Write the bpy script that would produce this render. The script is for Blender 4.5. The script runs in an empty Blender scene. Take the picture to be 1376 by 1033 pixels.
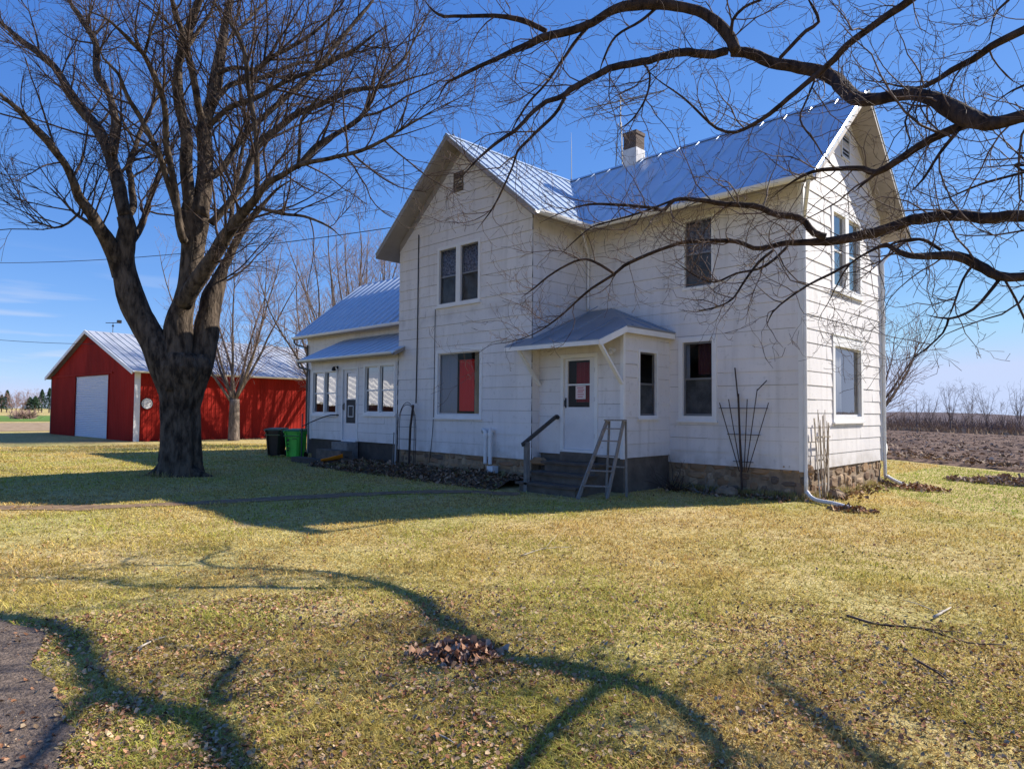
import bpy, math, random
import numpy as np
from mathutils import Vector, Matrix
R = math.radians
rnd = random.Random(7)
nr = np.random.default_rng(7)
S = bpy.context.scene
C = S.collection

# ------------------------------------------------------------------ camera, sky, sun, exposure
F_PX, CXP, CYP = 904.0, 688.0, 516.5
CAM = np.array([5.639, -14.212, 1.2146])
RT = np.array([0.70642834, 0.70773838, 0.00808606])
UP = np.array([0.02131542, -0.03269248, 0.99923814])
FW = np.array([-0.70746354, 0.70571778, 0.03818063])
cam = bpy.data.cameras.new('camera'); cam_o = bpy.data.objects.new('camera', cam); C.objects.link(cam_o)
cam.sensor_width = 36; cam.lens = F_PX / 1376 * 36; cam.clip_end = 3000; cam.clip_start = .05
cam_o.matrix_world = Matrix(((RT[0], UP[0], -FW[0], CAM[0]), (RT[1], UP[1], -FW[1], CAM[1]), (RT[2], UP[2], -FW[2], CAM[2]), (0, 0, 0, 1)))
S.camera = cam_o
SUN_AZ, SUN_EL = 24.5, 35.0
W = bpy.data.worlds.new('World'); S.world = W; W.use_nodes = True
nt = W.node_tree; nt.nodes.clear()
wo = nt.nodes.new('ShaderNodeOutputWorld'); bg = nt.nodes.new('ShaderNodeBackground'); sky = nt.nodes.new('ShaderNodeTexSky')
sky.sky_type = 'NISHITA'; sky.sun_disc = False; sky.sun_elevation = R(SUN_EL); sky.sun_rotation = R(SUN_AZ)
sky.air_density = .7; sky.dust_density = .06; sky.ozone_density = 1.0; sky.altitude = 300
bg.inputs['Strength'].default_value = .085
# thin cloud streaks low over the horizon, laid out by direction in the sky
tc = nt.nodes.new('ShaderNodeTexCoord'); mp = nt.nodes.new('ShaderNodeMapping'); mp.inputs['Scale'].default_value = (2.2, 2.2, 24)
ns = nt.nodes.new('ShaderNodeTexNoise'); ns.inputs['Scale'].default_value = 2.3; ns.inputs['Detail'].default_value = 6
rp = nt.nodes.new('ShaderNodeMapRange'); rp.inputs['From Min'].default_value = .54; rp.inputs['From Max'].default_value = .74
sx = nt.nodes.new('ShaderNodeSeparateXYZ')
lo = nt.nodes.new('ShaderNodeMapRange'); lo.inputs['From Min'].default_value = .20; lo.inputs['From Max'].default_value = .07
wx = nt.nodes.new('ShaderNodeMapRange'); wx.inputs['From Min'].default_value = -.80; wx.inputs['From Max'].default_value = -.97
m1 = nt.nodes.new('ShaderNodeMath'); m1.operation = 'MULTIPLY'; m2 = nt.nodes.new('ShaderNodeMath'); m2.operation = 'MULTIPLY'
m3 = nt.nodes.new('ShaderNodeMath'); m3.operation = 'MULTIPLY'; m3.inputs[1].default_value = .7
mx = nt.nodes.new('ShaderNodeMix'); mx.data_type = 'RGBA'; mx.inputs['B'].default_value = (5.2, 5.6, 6.6, 1)
L = nt.links.new
L(tc.outputs['Generated'], mp.inputs['Vector']); L(mp.outputs[0], ns.inputs['Vector']); L(ns.outputs['Fac'], rp.inputs['Value'])
L(tc.outputs['Generated'], sx.inputs[0]); L(sx.outputs['Z'], lo.inputs['Value']); L(sx.outputs['X'], wx.inputs['Value'])
L(rp.outputs[0], m1.inputs[0]); L(lo.outputs[0], m1.inputs[1]); L(m1.outputs[0], m2.inputs[0]); L(wx.outputs[0], m2.inputs[1]); L(m2.outputs[0], m3.inputs[0])
L(m3.outputs[0], mx.inputs['Factor']); # film response of the sky: compress each channel so that the blue holds from zenith to horizon
sp = nt.nodes.new('ShaderNodeSeparateColor'); cb = nt.nodes.new('ShaderNodeCombineColor'); L(sky.outputs[0], sp.inputs[0])
for i, (pw, kk) in enumerate(((1.0, .66), (.72, 1.28), (.42, 3.25))):
    q1 = nt.nodes.new('ShaderNodeMath'); q1.operation = 'POWER'; q1.inputs[1].default_value = pw; q2 = nt.nodes.new('ShaderNodeMath'); q2.operation = 'MULTIPLY'; q2.inputs[1].default_value = kk
    q3 = nt.nodes.new('ShaderNodeMath'); q3.operation = 'MINIMUM'; q3.inputs[1].default_value = (4.2, 5.0, 7.0)[i]   # hold back the glare round the sun
    L(sp.outputs[i], q1.inputs[0]); L(q1.outputs[0], q2.inputs[0]); L(q2.outputs[0], q3.inputs[0]); L(q3.outputs[0], cb.inputs[i])
L(cb.outputs[0], mx.inputs['A']); L(mx.outputs['Result'], bg.inputs['Color']); L(bg.outputs[0], wo.inputs['Surface'])
sun = bpy.data.lights.new('sun', 'SUN'); sun.energy = 5.0; sun.angle = R(.46); sun.color = (1, .93, .83)
so = bpy.data.objects.new('sun', sun); C.objects.link(so)
sd = Vector((math.sin(R(SUN_AZ)) * math.cos(R(SUN_EL)), math.cos(R(SUN_AZ)) * math.cos(R(SUN_EL)), math.sin(R(SUN_EL))))
so.rotation_euler = sd.to_track_quat('Z', 'Y').to_euler(); so.location = (20, 40, 40)
S.view_settings.view_transform = 'Standard'; S.view_settings.look = 'None'; S.view_settings.gamma = 1; S.view_settings.exposure = .75
S.cycles.max_bounces = 6; S.cycles.transparent_max_bounces = 8; S.cycles.use_denoising = True
S.cycles.caustics_reflective = False; S.cycles.caustics_refractive = False

def at(px, py, d):
    """the point seen at photo pixel (px, py), d metres ahead"""
    return CAM + d * (FW + RT * (px - CXP) / F_PX - UP * (py - CYP) / F_PX)
def hash2(x, y, s=0):
    v = np.sin(x * 127.1 + y * 311.7 + s * 74.7) * 43758.5453
    return v - np.floor(v)
def vnoise(x, y, s=0):
    x = np.asarray(x, float); y = np.asarray(y, float)
    xi, yi = np.floor(x), np.floor(y); fx, fy = x - xi, y - yi
    fx = fx * fx * (3 - 2 * fx); fy = fy * fy * (3 - 2 * fy)
    a, b, c, d = hash2(xi, yi, s), hash2(xi + 1, yi, s), hash2(xi, yi + 1, s), hash2(xi + 1, yi + 1, s)
    return (a * (1 - fx) + b * fx) * (1 - fy) + (c * (1 - fx) + d * fx) * fy
GZ = -.6
def qf(x, y): return .54 * np.asarray(x, float) + .84 * np.asarray(y, float)
def ground(x, y):
    x = np.asarray(x, float); y = np.asarray(y, float)
    z = GZ - .0145 * np.maximum(0, qf(x, y) - 8)
    near = np.exp(-((x - 2) ** 2 + (y + 9) ** 2) / 500.)
    return z + near * (.045 * (vnoise(x * .6, y * .6, 1) - .5) + .025 * (vnoise(x * 1.7, y * 1.7, 2) - .5))

# ------------------------------------------------------------------ mesh helpers
ORG = {}
ROUND = {'twigs', 'wire', 'vine', 'dead_shrub', 'cable', 'power_line', 'fallen_branch', 'lawn', 'far_hill', 'fallen_leaves', 'leaf_drift', 'leaves', 'curtain', 'tank', 'scoop', 'lawn_grass', 'green_grass'}
class MB:
    def __init__(s): s.v = []; s.f = []; s.q = []; s.n = 0
    def add(s, v, f):
        v = np.asarray(v, float).reshape(-1, 3); s.v.append(v)
        for q in f: s.f.append(tuple(i + s.n for i in q))
        s.n += len(v)
    def quads(s, v, q):
        s.v.append(np.asarray(v, float)); s.q.append(np.asarray(q, np.int32) + s.n); s.n += len(v)
    def hexa(s, p):
        """8 corners: four of one face, four of the opposite face"""
        s.add(p, [(0, 3, 2, 1), (4, 5, 6, 7), (0, 1, 5, 4), (1, 2, 6, 5), (2, 3, 7, 6), (3, 0, 4, 7)])
    def box(s, a, b):
        (x0, y0, z0), (x1, y1, z1) = a, b
        s.hexa([(x0, y0, z0), (x1, y0, z0), (x1, y1, z0), (x0, y1, z0), (x0, y0, z1), (x1, y0, z1), (x1, y1, z1), (x0, y1, z1)])
    def bar(s, a, b, w, h=None, up=(0, 0, 1)):
        """square bar from a to b"""
        a = np.array(a, float); b = np.array(b, float); h = h or w
        t = b - a; t /= np.linalg.norm(t); u = np.array(up, float)
        if abs(t @ u) > .98: u = np.array((1., 0, 0))
        x = np.cross(t, u); x /= np.linalg.norm(x); y = np.cross(x, t)
        c = [(-1, -1), (1, -1), (1, 1), (-1, 1)]
        s.hexa([a + x * i * w / 2 + y * j * h / 2 for i, j in c] + [b + x * i * w / 2 + y * j * h / 2 for i, j in c])
    def tube(s, P, r, n=8, cap=True):
        P = np.asarray(P, float); k = len(P); r = np.broadcast_to(np.asarray(r, float), (k,))
        T = np.gradient(P, axis=0); T /= np.linalg.norm(T, axis=1)[:, None] + 1e-12
        m = np.abs(T.mean(0)); ref = np.eye(3)[int(np.argmin(m))]
        A = np.cross(T, ref); A /= np.linalg.norm(A, axis=1)[:, None] + 1e-12; B = np.cross(T, A)
        th = np.arange(n) * 2 * np.pi / n
        V = P[:, None] + r[:, None, None] * (np.cos(th)[None, :, None] * A[:, None] + np.sin(th)[None, :, None] * B[:, None])
        i = np.arange(k - 1)[:, None] * n; j = np.arange(n)[None]; j2 = (j + 1) % n
        Q = np.stack([i + j, i + j2, i + n + j2, i + n + j], -1).reshape(-1, 4)
        base = s.n; s.quads(V.reshape(-1, 3), Q)
        if cap and n > 3:
            s.f.append(tuple(base + q for q in range(n - 1, -1, -1))); s.f.append(tuple(base + (k - 1) * n + q for q in range(n)))
    def lathe(s, o, prof, n=20, ax=(0, 0, 1)):
        ax = np.array(ax, float); ax /= np.linalg.norm(ax); ref = np.array((1., 0, 0)) if abs(ax[0]) < .8 else np.array((0, 1., 0))
        A = np.cross(ax, ref); A /= np.linalg.norm(A); B = np.cross(ax, A); th = np.arange(n) * 2 * np.pi / n
        V = [np.array(o) + ax * h + r * (math.cos(t) * A + math.sin(t) * B) for r, h in prof for t in th]
        f = [(i * n + j, i * n + (j + 1) % n, (i + 1) * n + (j + 1) % n, (i + 1) * n + j) for i in range(len(prof) - 1) for j in range(n)]
        f += [tuple(range(n - 1, -1, -1)), tuple((len(prof) - 1) * n + j for j in range(n))]
        s.add(V, f)
    def build(s, name, mat, parent=None, smooth=False, origin=None):
        V = np.concatenate(s.v) if s.v else np.zeros((0, 3))
        if parent is not None: org = ORG[parent.name]
        elif origin is not None: org = np.array(origin, float)
        else:
            mn, mx_ = V.min(0), V.max(0); org = np.array([(mn[0] + mx_[0]) / 2, (mn[1] + mx_[1]) / 2, mn[2]])
        V = V - org
        me = bpy.data.meshes.new(name); me.vertices.add(len(V)); me.vertices.foreach_set('co', V.astype(np.float32).ravel())
        tot = np.concatenate([np.array([len(q) for q in s.f], np.int32)] + [np.full(len(a), a.shape[1], np.int32) for a in s.q]); st = np.zeros(len(tot), np.int32); st[1:] = np.cumsum(tot)[:-1]
        li = np.concatenate([np.array([i for q in s.f for i in q], np.int32)] + [a.ravel() for a in s.q]).astype(np.int32)
        me.loops.add(len(li)); me.loops.foreach_set('vertex_index', li)
        me.polygons.add(len(tot)); me.polygons.foreach_set('loop_start', st)
        smooth = smooth or name in ROUND
        me.polygons.foreach_set('use_smooth', np.full(len(tot), bool(smooth)))
        me.update(calc_edges=True); me.validate()
        me.materials.append(mat)
        o = bpy.data.objects.new(name, me); C.objects.link(o)
        if parent is not None: o.parent = parent
        else: o.location = org
        ORG[o.name] = org
        return o
def tag(o, label=None, cat=None, group=None, kind=None):
    if label: o['label'] = label
    if cat: o['category'] = cat
    if group: o['group'] = group
    if kind: o['kind'] = kind
    return o
def thing(name, label, cat, loc, group=None):
    o = bpy.data.objects.new(name, None); C.objects.link(o); o.location = loc; o.empty_display_size = .2
    ORG[o.name] = np.array(loc, float); return tag(o, label, cat, group)

# ------------------------------------------------------------------ materials
MATS = {}
def mat(name, col, rough=.7, metal=0., var=.0, scale=6., col2=None, bump=0., bscale=40., spec=.4, detail=5, stretch=None, amt=(.35, .65)):
    if name in MATS: return MATS[name]
    m = bpy.data.materials.new(name); m.use_nodes = True; n = m.node_tree; b = n.nodes['Principled BSDF']
    b.inputs['Base Color'].default_value = (*col, 1); b.inputs['Roughness'].default_value = rough; b.inputs['Metallic'].default_value = metal
    b.inputs['Specular IOR Level'].default_value = spec
    t = n.nodes.new('ShaderNodeTexCoord'); vec = t.outputs['Object']
    if stretch:
        q = n.nodes.new('ShaderNodeMapping'); q.inputs['Scale'].default_value = stretch; n.links.new(vec, q.inputs[0]); vec = q.outputs[0]
    if col2 or var:
        z = n.nodes.new('ShaderNodeTexNoise'); z.inputs['Scale'].default_value = scale; z.inputs['Detail'].default_value = detail; z.inputs['Roughness'].default_value = .6
        n.links.new(vec, z.inputs['Vector'])
        r = n.nodes.new('ShaderNodeValToRGB'); c2 = col2 or tuple(c * (1 - var) for c in col)
        r.color_ramp.elements[0].position, r.color_ramp.elements[1].position = amt
        r.color_ramp.elements[0].color = (*c2, 1); r.color_ramp.elements[1].color = (*col, 1)
        n.links.new(z.outputs['Fac'], r.inputs[0]); n.links.new(r.outputs[0], b.inputs['Base Color'])
    if bump:
        z = n.nodes.new('ShaderNodeTexNoise'); z.inputs['Scale'].default_value = bscale; z.inputs['Detail'].default_value = 6
        n.links.new(vec, z.inputs['Vector']); k = n.nodes.new('ShaderNodeBump'); k.inputs['Strength'].default_value = bump; k.inputs['Distance'].default_value = .05 if 'bark' in name else .02
        n.links.new(z.outputs['Fac'], k.inputs['Height']); n.links.new(k.outputs[0], b.inputs['Normal'])
    MATS[name] = m; return m
def rand_mat(name, cols, rough=.8, patch=None, patch_scale=.5, trans=0.):
    """colour picked at random for every loose piece of the mesh; patch: a second ramp taken over by a noise in the ground plane"""
    m = bpy.data.materials.new(name); m.use_nodes = True; n = m.node_tree; b = n.nodes['Principled BSDF']; b.inputs['Roughness'].default_value = rough
    b.inputs['Specular IOR Level'].default_value = .08
    g = n.nodes.new('ShaderNodeNewGeometry')
    def ramp(cs):
        r = n.nodes.new('ShaderNodeValToRGB'); e = r.color_ramp.elements
        while len(e) < len(cs): e.new(.5)
        for i, c in enumerate(cs): e[i].position = i / max(1, len(cs) - 1); e[i].color = (*c, 1)
        n.links.new(g.outputs['Random Per Island'], r.inputs[0]); return r.outputs[0]
    out = ramp(cols)
    if patch:
        o2 = ramp(patch); t = n.nodes.new('ShaderNodeTexCoord'); z = n.nodes.new('ShaderNodeTexNoise'); z.inputs['Scale'].default_value = patch_scale; z.inputs['Detail'].default_value = 4
        n.links.new(t.outputs['Object'], z.inputs['Vector']); mr = n.nodes.new('ShaderNodeMapRange'); mr.inputs['From Min'].default_value = .42; mr.inputs['From Max'].default_value = .62
        n.links.new(z.outputs['Fac'], mr.inputs['Value']); x = n.nodes.new('ShaderNodeMix'); x.data_type = 'RGBA'
        n.links.new(mr.outputs[0], x.inputs['Factor']); n.links.new(out, x.inputs['A']); n.links.new(o2, x.inputs['B']); out = x.outputs['Result']
    n.links.new(out, b.inputs['Base Color'])
    if trans:
        tl = n.nodes.new('ShaderNodeBsdfTranslucent'); n.links.new(out, tl.inputs[0]); ms = n.nodes.new('ShaderNodeMixShader'); ms.inputs[0].default_value = trans
        n.links.new(b.outputs[0], ms.inputs[1]); n.links.new(tl.outputs[0], ms.inputs[2]); n.links.new(ms.outputs[0], n.nodes['Material Output'].inputs[0])
    MATS[name] = m; return m
def glass_mat(name, tint=(.8, .82, .82), boost=1.0):
    m = bpy.data.materials.new(name); m.use_nodes = True; n = m.node_tree; n.nodes.clear()
    o = n.nodes.new('ShaderNodeOutputMaterial'); t = n.nodes.new('ShaderNodeBsdfTransparent'); g = n.nodes.new('ShaderNodeBsdfGlossy')
    t.inputs[0].default_value = (*tint, 1); g.inputs['Roughness'].default_value = .015; g.inputs[0].default_value = (.95, .95, .95, 1)
    f = n.nodes.new('ShaderNodeFresnel'); f.inputs[0].default_value = 1.5; k = n.nodes.new('ShaderNodeMath'); k.operation = 'MULTIPLY_ADD'; k.use_clamp = True
    k.inputs[1].default_value = boost; k.inputs[2].default_value = .03 * boost
    x = n.nodes.new('ShaderNodeMixShader'); n.links.new(f.outputs[0], k.inputs[0]); n.links.new(k.outputs[0], x.inputs[0]); n.links.new(t.outputs[0], x.inputs[1]); n.links.new(g.outputs[0], x.inputs[2]); n.links.new(x.outputs[0], o.inputs[0])
    z = n.nodes.new('ShaderNodeTexNoise'); z.inputs['Scale'].default_value = 1.5; bp = n.nodes.new('ShaderNodeBump'); bp.inputs['Strength'].default_value = .05; bp.inputs['Distance'].default_value = .03
    tcc = n.nodes.new('ShaderNodeTexCoord'); n.links.new(tcc.outputs['Object'], z.inputs['Vector']); n.links.new(z.outputs['Fac'], bp.inputs['Height']); n.links.new(bp.outputs[0], g.inputs['Normal'])
    MATS[name] = m; return m
M_SIDE = mat('white_siding', (.76, .725, .705), .55, var=.10, scale=1.6, stretch=(1, 1, .35), bump=.12, bscale=90)
M_SHEATH_SHADE = mat('sheathing_and_shade', (.10, .09, .088), .9)  # board sheathing, and the added porch panels that stand for shade
M_TRIM = mat('white_trim', (.80, .79, .77), .5, var=.08, scale=3)
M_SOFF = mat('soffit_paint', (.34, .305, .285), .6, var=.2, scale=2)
M_SASH = mat('sash_paint', (.62, .61, .60), .5, var=.1, scale=5)
M_STORM = mat('storm_frame', (.20, .20, .21), .4, metal=.5)
M_GLASS = glass_mat('window_glass', boost=.22)
PG = glass_mat('porch_glass', (.35, .37, .38), 2.6)
STG = glass_mat('storm_glass', (.8, .82, .82), 1.7)
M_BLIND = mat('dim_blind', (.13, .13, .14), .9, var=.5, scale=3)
M_CURT = mat('grey_curtain', (.42, .41, .42), .9)
M_LACE = mat('lace_curtain', (.32, .31, .36), .9, col2=(.12, .12, .16), scale=16, amt=(.45, .55))
M_RED = mat('red_cloth', (.95, .035, .02), .8)
M_DKRED = mat('dark_red_cloth', (.30, .012, .02), .9)
M_TAN = mat('tan_drape', (.55, .42, .26), .9)
M_STONE_BASE = mat('mortar', (.36, .255, .16), .9, var=.45, scale=5, bump=.6, bscale=30)
M_CONC = mat('old_concrete', (.165, .13, .10), .9, var=.4, scale=3, bump=.4, bscale=25)
M_METAL = None
def metal_roof(name, base, rough, metal=.75, wear=.25):
    return mat(name, base, rough, metal=metal, var=wear, scale=1.4, stretch=(1, 1, 1))
M_ROOF = metal_roof('steel_roofing', (.54, .63, .72), .34, .30, .10)
M_PORCHROOF = metal_roof('dull_porch_roofing', (.27, .31, .36), .45, .3, .2)
M_BARNROOF = metal_roof('galvanised_roofing', (.54, .56, .58), .5, .3, .2)

# ------------------------------------------------------------------ ground
def lin(a, b, st): return np.arange(a, b + st * .5, st)
def graded():
    h = [0.]; st = .22
    while h[-1] < 700: h.append(h[-1] + st); st = .22 if h[-1] < 14 else st * 1.09
    h = np.array(h); return np.concatenate([-h[:0:-1], h])
def sheet(xs, ys, zf, keep=None):
    X, Y = np.meshgrid(xs, ys); Z = zf(X, Y); b = MB(); nx = len(xs)
    i, j = np.meshgrid(np.arange(len(xs) - 1), np.arange(len(ys) - 1)); a = (j * nx + i)
    Q = np.stack([a, a + 1, a + nx + 1, a + nx], -1)
    if keep is not None: Q = Q[keep((X[:-1, :-1] + X[1:, 1:]) / 2, (Y[:-1, :-1] + Y[1:, 1:]) / 2)]
    b.quads(np.stack([X, Y, Z], -1).reshape(-1, 3), Q.reshape(-1, 4)); return b
def ground_mat():
    m = bpy.data.materials.new('dormant_lawn'); m.use_nodes = True; n = m.node_tree; b = n.nodes['Principled BSDF']; b.inputs['Roughness'].default_value = .95; b.inputs['Specular IOR Level'].default_value = .1
    t = n.nodes.new('ShaderNodeTexCoord')
    def nz(s, d=6): z = n.nodes.new('ShaderNodeTexNoise'); z.inputs['Scale'].default_value = s; z.inputs['Detail'].default_value = d; n.links.new(t.outputs['Object'], z.inputs['Vector']); return z.outputs['Fac']
    def ramp(v, els):
        r = n.nodes.new('ShaderNodeValToRGB'); e = r.color_ramp.elements
        while len(e) < len(els): e.new(.5)
        for i, (p, c) in enumerate(els): e[i].position = p; e[i].color = (*c, 1)
        n.links.new(v, r.inputs[0]); return r.outputs[0]
    a = ramp(nz(.35), [(.35, (.50, .37, .14)), (.5, (.44, .37, .11)), (.66, (.30, .33, .06))])
    c = ramp(nz(9, 8), [(.3, (.10, .06, .03)), (.45, (.44, .32, .15)), (.62, (.66, .53, .28))])
    x = n.nodes.new('ShaderNodeMix'); x.data_type = 'RGBA'; x.inputs['Factor'].default_value = .55; n.links.new(a, x.inputs['A']); n.links.new(c, x.inputs['B'])
    n.links.new(x.outputs['Result'], b.inputs['Base Color'])
    k = n.nodes.new('ShaderNodeBump'); k.inputs['Strength'].default_value = .9; k.inputs['Distance'].default_value = .04; n.links.new(nz(28, 8), k.inputs['Height']); n.links.new(k.outputs[0], b.inputs['Normal'])
    return m
g0 = graded()
tag(sheet(g0 + 2, g0 - 9, ground).build('lawn', ground_mat(), origin=(0, 0, 0)), kind='structure')
NQ = np.array([.54, .84]); NQ /= np.linalg.norm(NQ); SQ = np.array([NQ[1], -NQ[0]])
def qs(q, s): return q * NQ[0] + s * SQ[0], q * NQ[1] + s * SQ[1]
# ploughed field: rows of clods beyond the lawn on the right
def field_mesh():
    qv = np.concatenate([lin(11.7, 34, .22), lin(34.5, 64, .5)]); sv = lin(-95, 45, .4)
    Q, Sv = np.meshgrid(qv, sv, indexing='ij'); X, Y = qs(Q, Sv)
    rag = .5 * (vnoise(Sv * .8, Sv * 0) - .5)
    X, Y = qs(Q + np.where(Q < 12, rag, 0), Sv)
    Z = ground(X, Y) + .008 + (.17 * vnoise(Q * 1.6, Sv * 1.1, 3) + .14 * vnoise(Q * 4, Sv * 2.3, 4)) * np.minimum(1, (Q - 11.7) / 1.5)
    b = MB(); k = len(sv); i, j = np.meshgrid(np.arange(len(qv) - 1), np.arange(k - 1), indexing='ij'); a = i * k + j
    b.quads(np.stack([X, Y, Z], -1).reshape(-1, 3), np.stack([a, a + k, a + k + 1, a + 1], -1).reshape(-1, 4)); return b
tag(field_mesh().build('ploughed_field', mat('tilled_soil', (.21, .14, .105), .95, col2=(.10, .062, .046), scale=2.2, bump=.9, bscale=12, spec=.1), origin=(0, 0, 0)), kind='structure')
def scatter_flakes(pts, size, flat=.35):
    """curled leaf shapes: a midrib of four points with two points either side"""
    n = len(pts); b = MB(); a = nr.uniform(0, 2 * np.pi, n); sz = nr.uniform(size[0], size[1], n)[:, None]; tl = nr.normal(0, flat, (n, 2))
    U = np.stack([np.cos(a), np.sin(a), tl[:, 0]], 1); Vv = np.stack([-np.sin(a), np.cos(a), tl[:, 1]], 1); up = np.array([0, 0, 1.])
    P = np.asarray(pts, float); r = lambda lo, hi: nr.uniform(lo, hi, (n, 1)); w = r(.2, .5); fold = r(-.12, .42); curl = r(-.1, .5)
    mid = [P - U * sz * .5, P - U * sz * .17 + up * sz * .02, P + U * sz * .2 + up * sz * curl * .25, P + U * sz * .5 + up * sz * curl * .7]
    side = [[mid[k] + sg * Vv * sz * w * r(.7, 1.25) * f + U * sz * r(-.1, .1) + up * sz * fold * r(.5, 1.4) for k, f in ((1, 1), (2, .85))] for sg in (1, -1)]
    V = np.stack(mid + side[0] + side[1], 1).reshape(-1, 3); o = np.arange(n, dtype=np.int32)[:, None] * 8
    b.v.append(V); b.n = n * 8
    b.q.append(np.concatenate([o + [0, 1, 4], o + [2, 3, 5], o + [0, 6, 1], o + [2, 7, 3]])); b.q.append(np.concatenate([o + [1, 2, 5, 4], o + [1, 6, 7, 2]])); return b
n_ = 42000; q_ = 11.9 + 45 * nr.random(n_) ** 1.7; s_ = nr.uniform(-80, 30, n_); x_, y_ = qs(q_, s_)
tag(scatter_flakes(np.stack([x_, y_, ground(x_, y_) + .15], 1), (.06, .24)).build('crop_residue', rand_mat('stalk_bits', [(.12, .085, .06), (.40, .29, .19), (.24, .165, .12), (.54, .42, .30)]), origin=(0, 0, 0)), 'pale broken stalks strewn over the brown ploughed field', 'crop residue', kind='stuff')
# strip of dead grass at the far edge of the field, and strips far left
def strip(name, q0, q1, s0, s1, m, dz, n=3, axes=None):
    qv = np.linspace(q0, q1, n); sv = np.linspace(s0, s1, 60); Q, Sv = np.meshgrid(qv, sv, indexing='ij')
    X, Y = axes(Q, Sv) if axes else qs(Q, Sv); b = MB(); k = 60; i, j = np.meshgrid(np.arange(n - 1), np.arange(k - 1), indexing='ij'); a = i * k + j
    b.quads(np.stack([X, Y, ground(X, Y) + dz], -1).reshape(-1, 3), np.stack([a, a + k, a + k + 1, a + 1], -1).reshape(-1, 4))
    return tag(b.build(name, m, origin=(0, 0, 0)), kind='structure')
strip('field_margin', 63, 86, -190, 60, mat('dead_grass', (.30, .22, .13), .95, col2=(.17, .11, .07), scale=1.2, bump=.8, bscale=6, spec=.1), .02, 8)
lx = lambda q, s: (-q, s)
strip('stubble_field', 54, 84, -60, 40, mat('corn_stubble', (.42, .31, .20), .95, col2=(.24, .17, .10), scale=1.5, bump=.6, bscale=5, spec=.1), .02, 4, lx)
strip('green_field', 92, 150, -90, 60, mat('winter_wheat', (.14, .24, .05), .95, var=.25, scale=.4, spec=.1), .03, 4, lx)
# driveway on the camera's side and the muddy footpath to the steps
def on_drive(x, y): return (y < -13.12 + .22 * (vnoise(x * 1.3, x * 0, 5) - .5) + .10 * (vnoise(x * 5, x * 0, 6) - .5) + np.where(x > 1.0, -.2 * (x - 1.0), 0))
xs_ = lin(-30, 5, .12); b = MB(); rows = 8
V = []; 
for i in range(rows):
    e = -13.12 + .22 * (vnoise(xs_ * 1.3, xs_ * 0, 5) - .5) + .10 * (vnoise(xs_ * 5, xs_ * 0, 6) - .5) + np.where(xs_ > 1.0, -.2 * (xs_ - 1.0), 0)
    yy = e - (i / (rows - 1)) * 5.5; V.append(np.stack([xs_, yy, ground(xs_, yy) + .012], 1))
k = len(xs_); i, j = np.meshgrid(np.arange(rows - 1), np.arange(k - 1), indexing='ij'); a = i * k + j
b.quads(np.concatenate(V), np.stack([a, a + k, a + k + 1, a + 1], -1).reshape(-1, 4))
tag(b.build('driveway', mat('worn_asphalt', (.24, .18, .135), .95, col2=(.08, .06, .046), scale=34, bump=.8, bscale=60, detail=8, spec=.2), origin=(0, 0, 0)), kind='structure')
def spline(P, step=.2, closed=False):
    P = np.asarray(P, float)
    if len(P) < 3: 
        k = max(2, int(np.linalg.norm(P[1] - P[0]) / step) + 1); return P[0] + (P[1] - P[0]) * np.linspace(0, 1, k)[:, None]
    E = np.vstack([2 * P[0] - P[1], P, 2 * P[-1] - P[-2]]); out = []
    for i in range(1, len(E) - 2):
        k = max(2, int(np.linalg.norm(E[i + 1][:3] - E[i][:3]) / step) + 1); t = np.linspace(0, 1, k, endpoint=False)[:, None]
        a, b_, c, d = E[i - 1:i + 3]
        out.append(.5 * (2 * b_ + (c - a) * t + (2 * a - 5 * b_ + 4 * c - d) * t ** 2 + (3 * b_ - a - 3 * c + d) * t ** 3))
    out.append(P[-1:]); return np.vstack(out)
PATH = spline([(-16.5, -19.5), (-9.6, -12.4), (-7.9, -9.8), (-6.95, -6.6), (-5.9, -4.6), (-4.6, -3.75)], .15)
def ribbon(P, wl, dz):
    t = np.gradient(P, axis=0); t /= np.linalg.norm(t, axis=1)[:, None]; nn = np.stack([-t[:, 1], t[:, 0]], 1); b = MB(); V = []
    for w in (-1, -.5, 0, .5, 1):
        ww = wl * w * (1 + .5 * (vnoise(np.arange(len(P)) * .35, P[:, 0] * 0 + w, 8) - .5)); q = P + nn * ww[:, None]; V.append(np.column_stack([q, ground(q[:, 0], q[:, 1]) + dz]))
    k = len(P); i, j = np.meshgrid(np.arange(4), np.arange(k - 1), indexing='ij'); a = i * k + j
    b.quads(np.concatenate(V), np.stack([a, a + 1, a + k + 1, a + k], -1).reshape(-1, 4)); return b
M_MUD = mat('bare_mud', (.30, .20, .115), .9, col2=(.16, .105, .062), scale=5, bump=.7, bscale=20, spec=.2)
tag(ribbon(PATH, .30, .014).build('path', M_MUD, origin=(0, 0, 0)), kind='structure')
def path_dist(x, y):
    P = PATH[::4]; return np.min(np.hypot(x[:, None] - P[:, 0], y[:, None] - P[:, 1]), axis=1)
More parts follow.
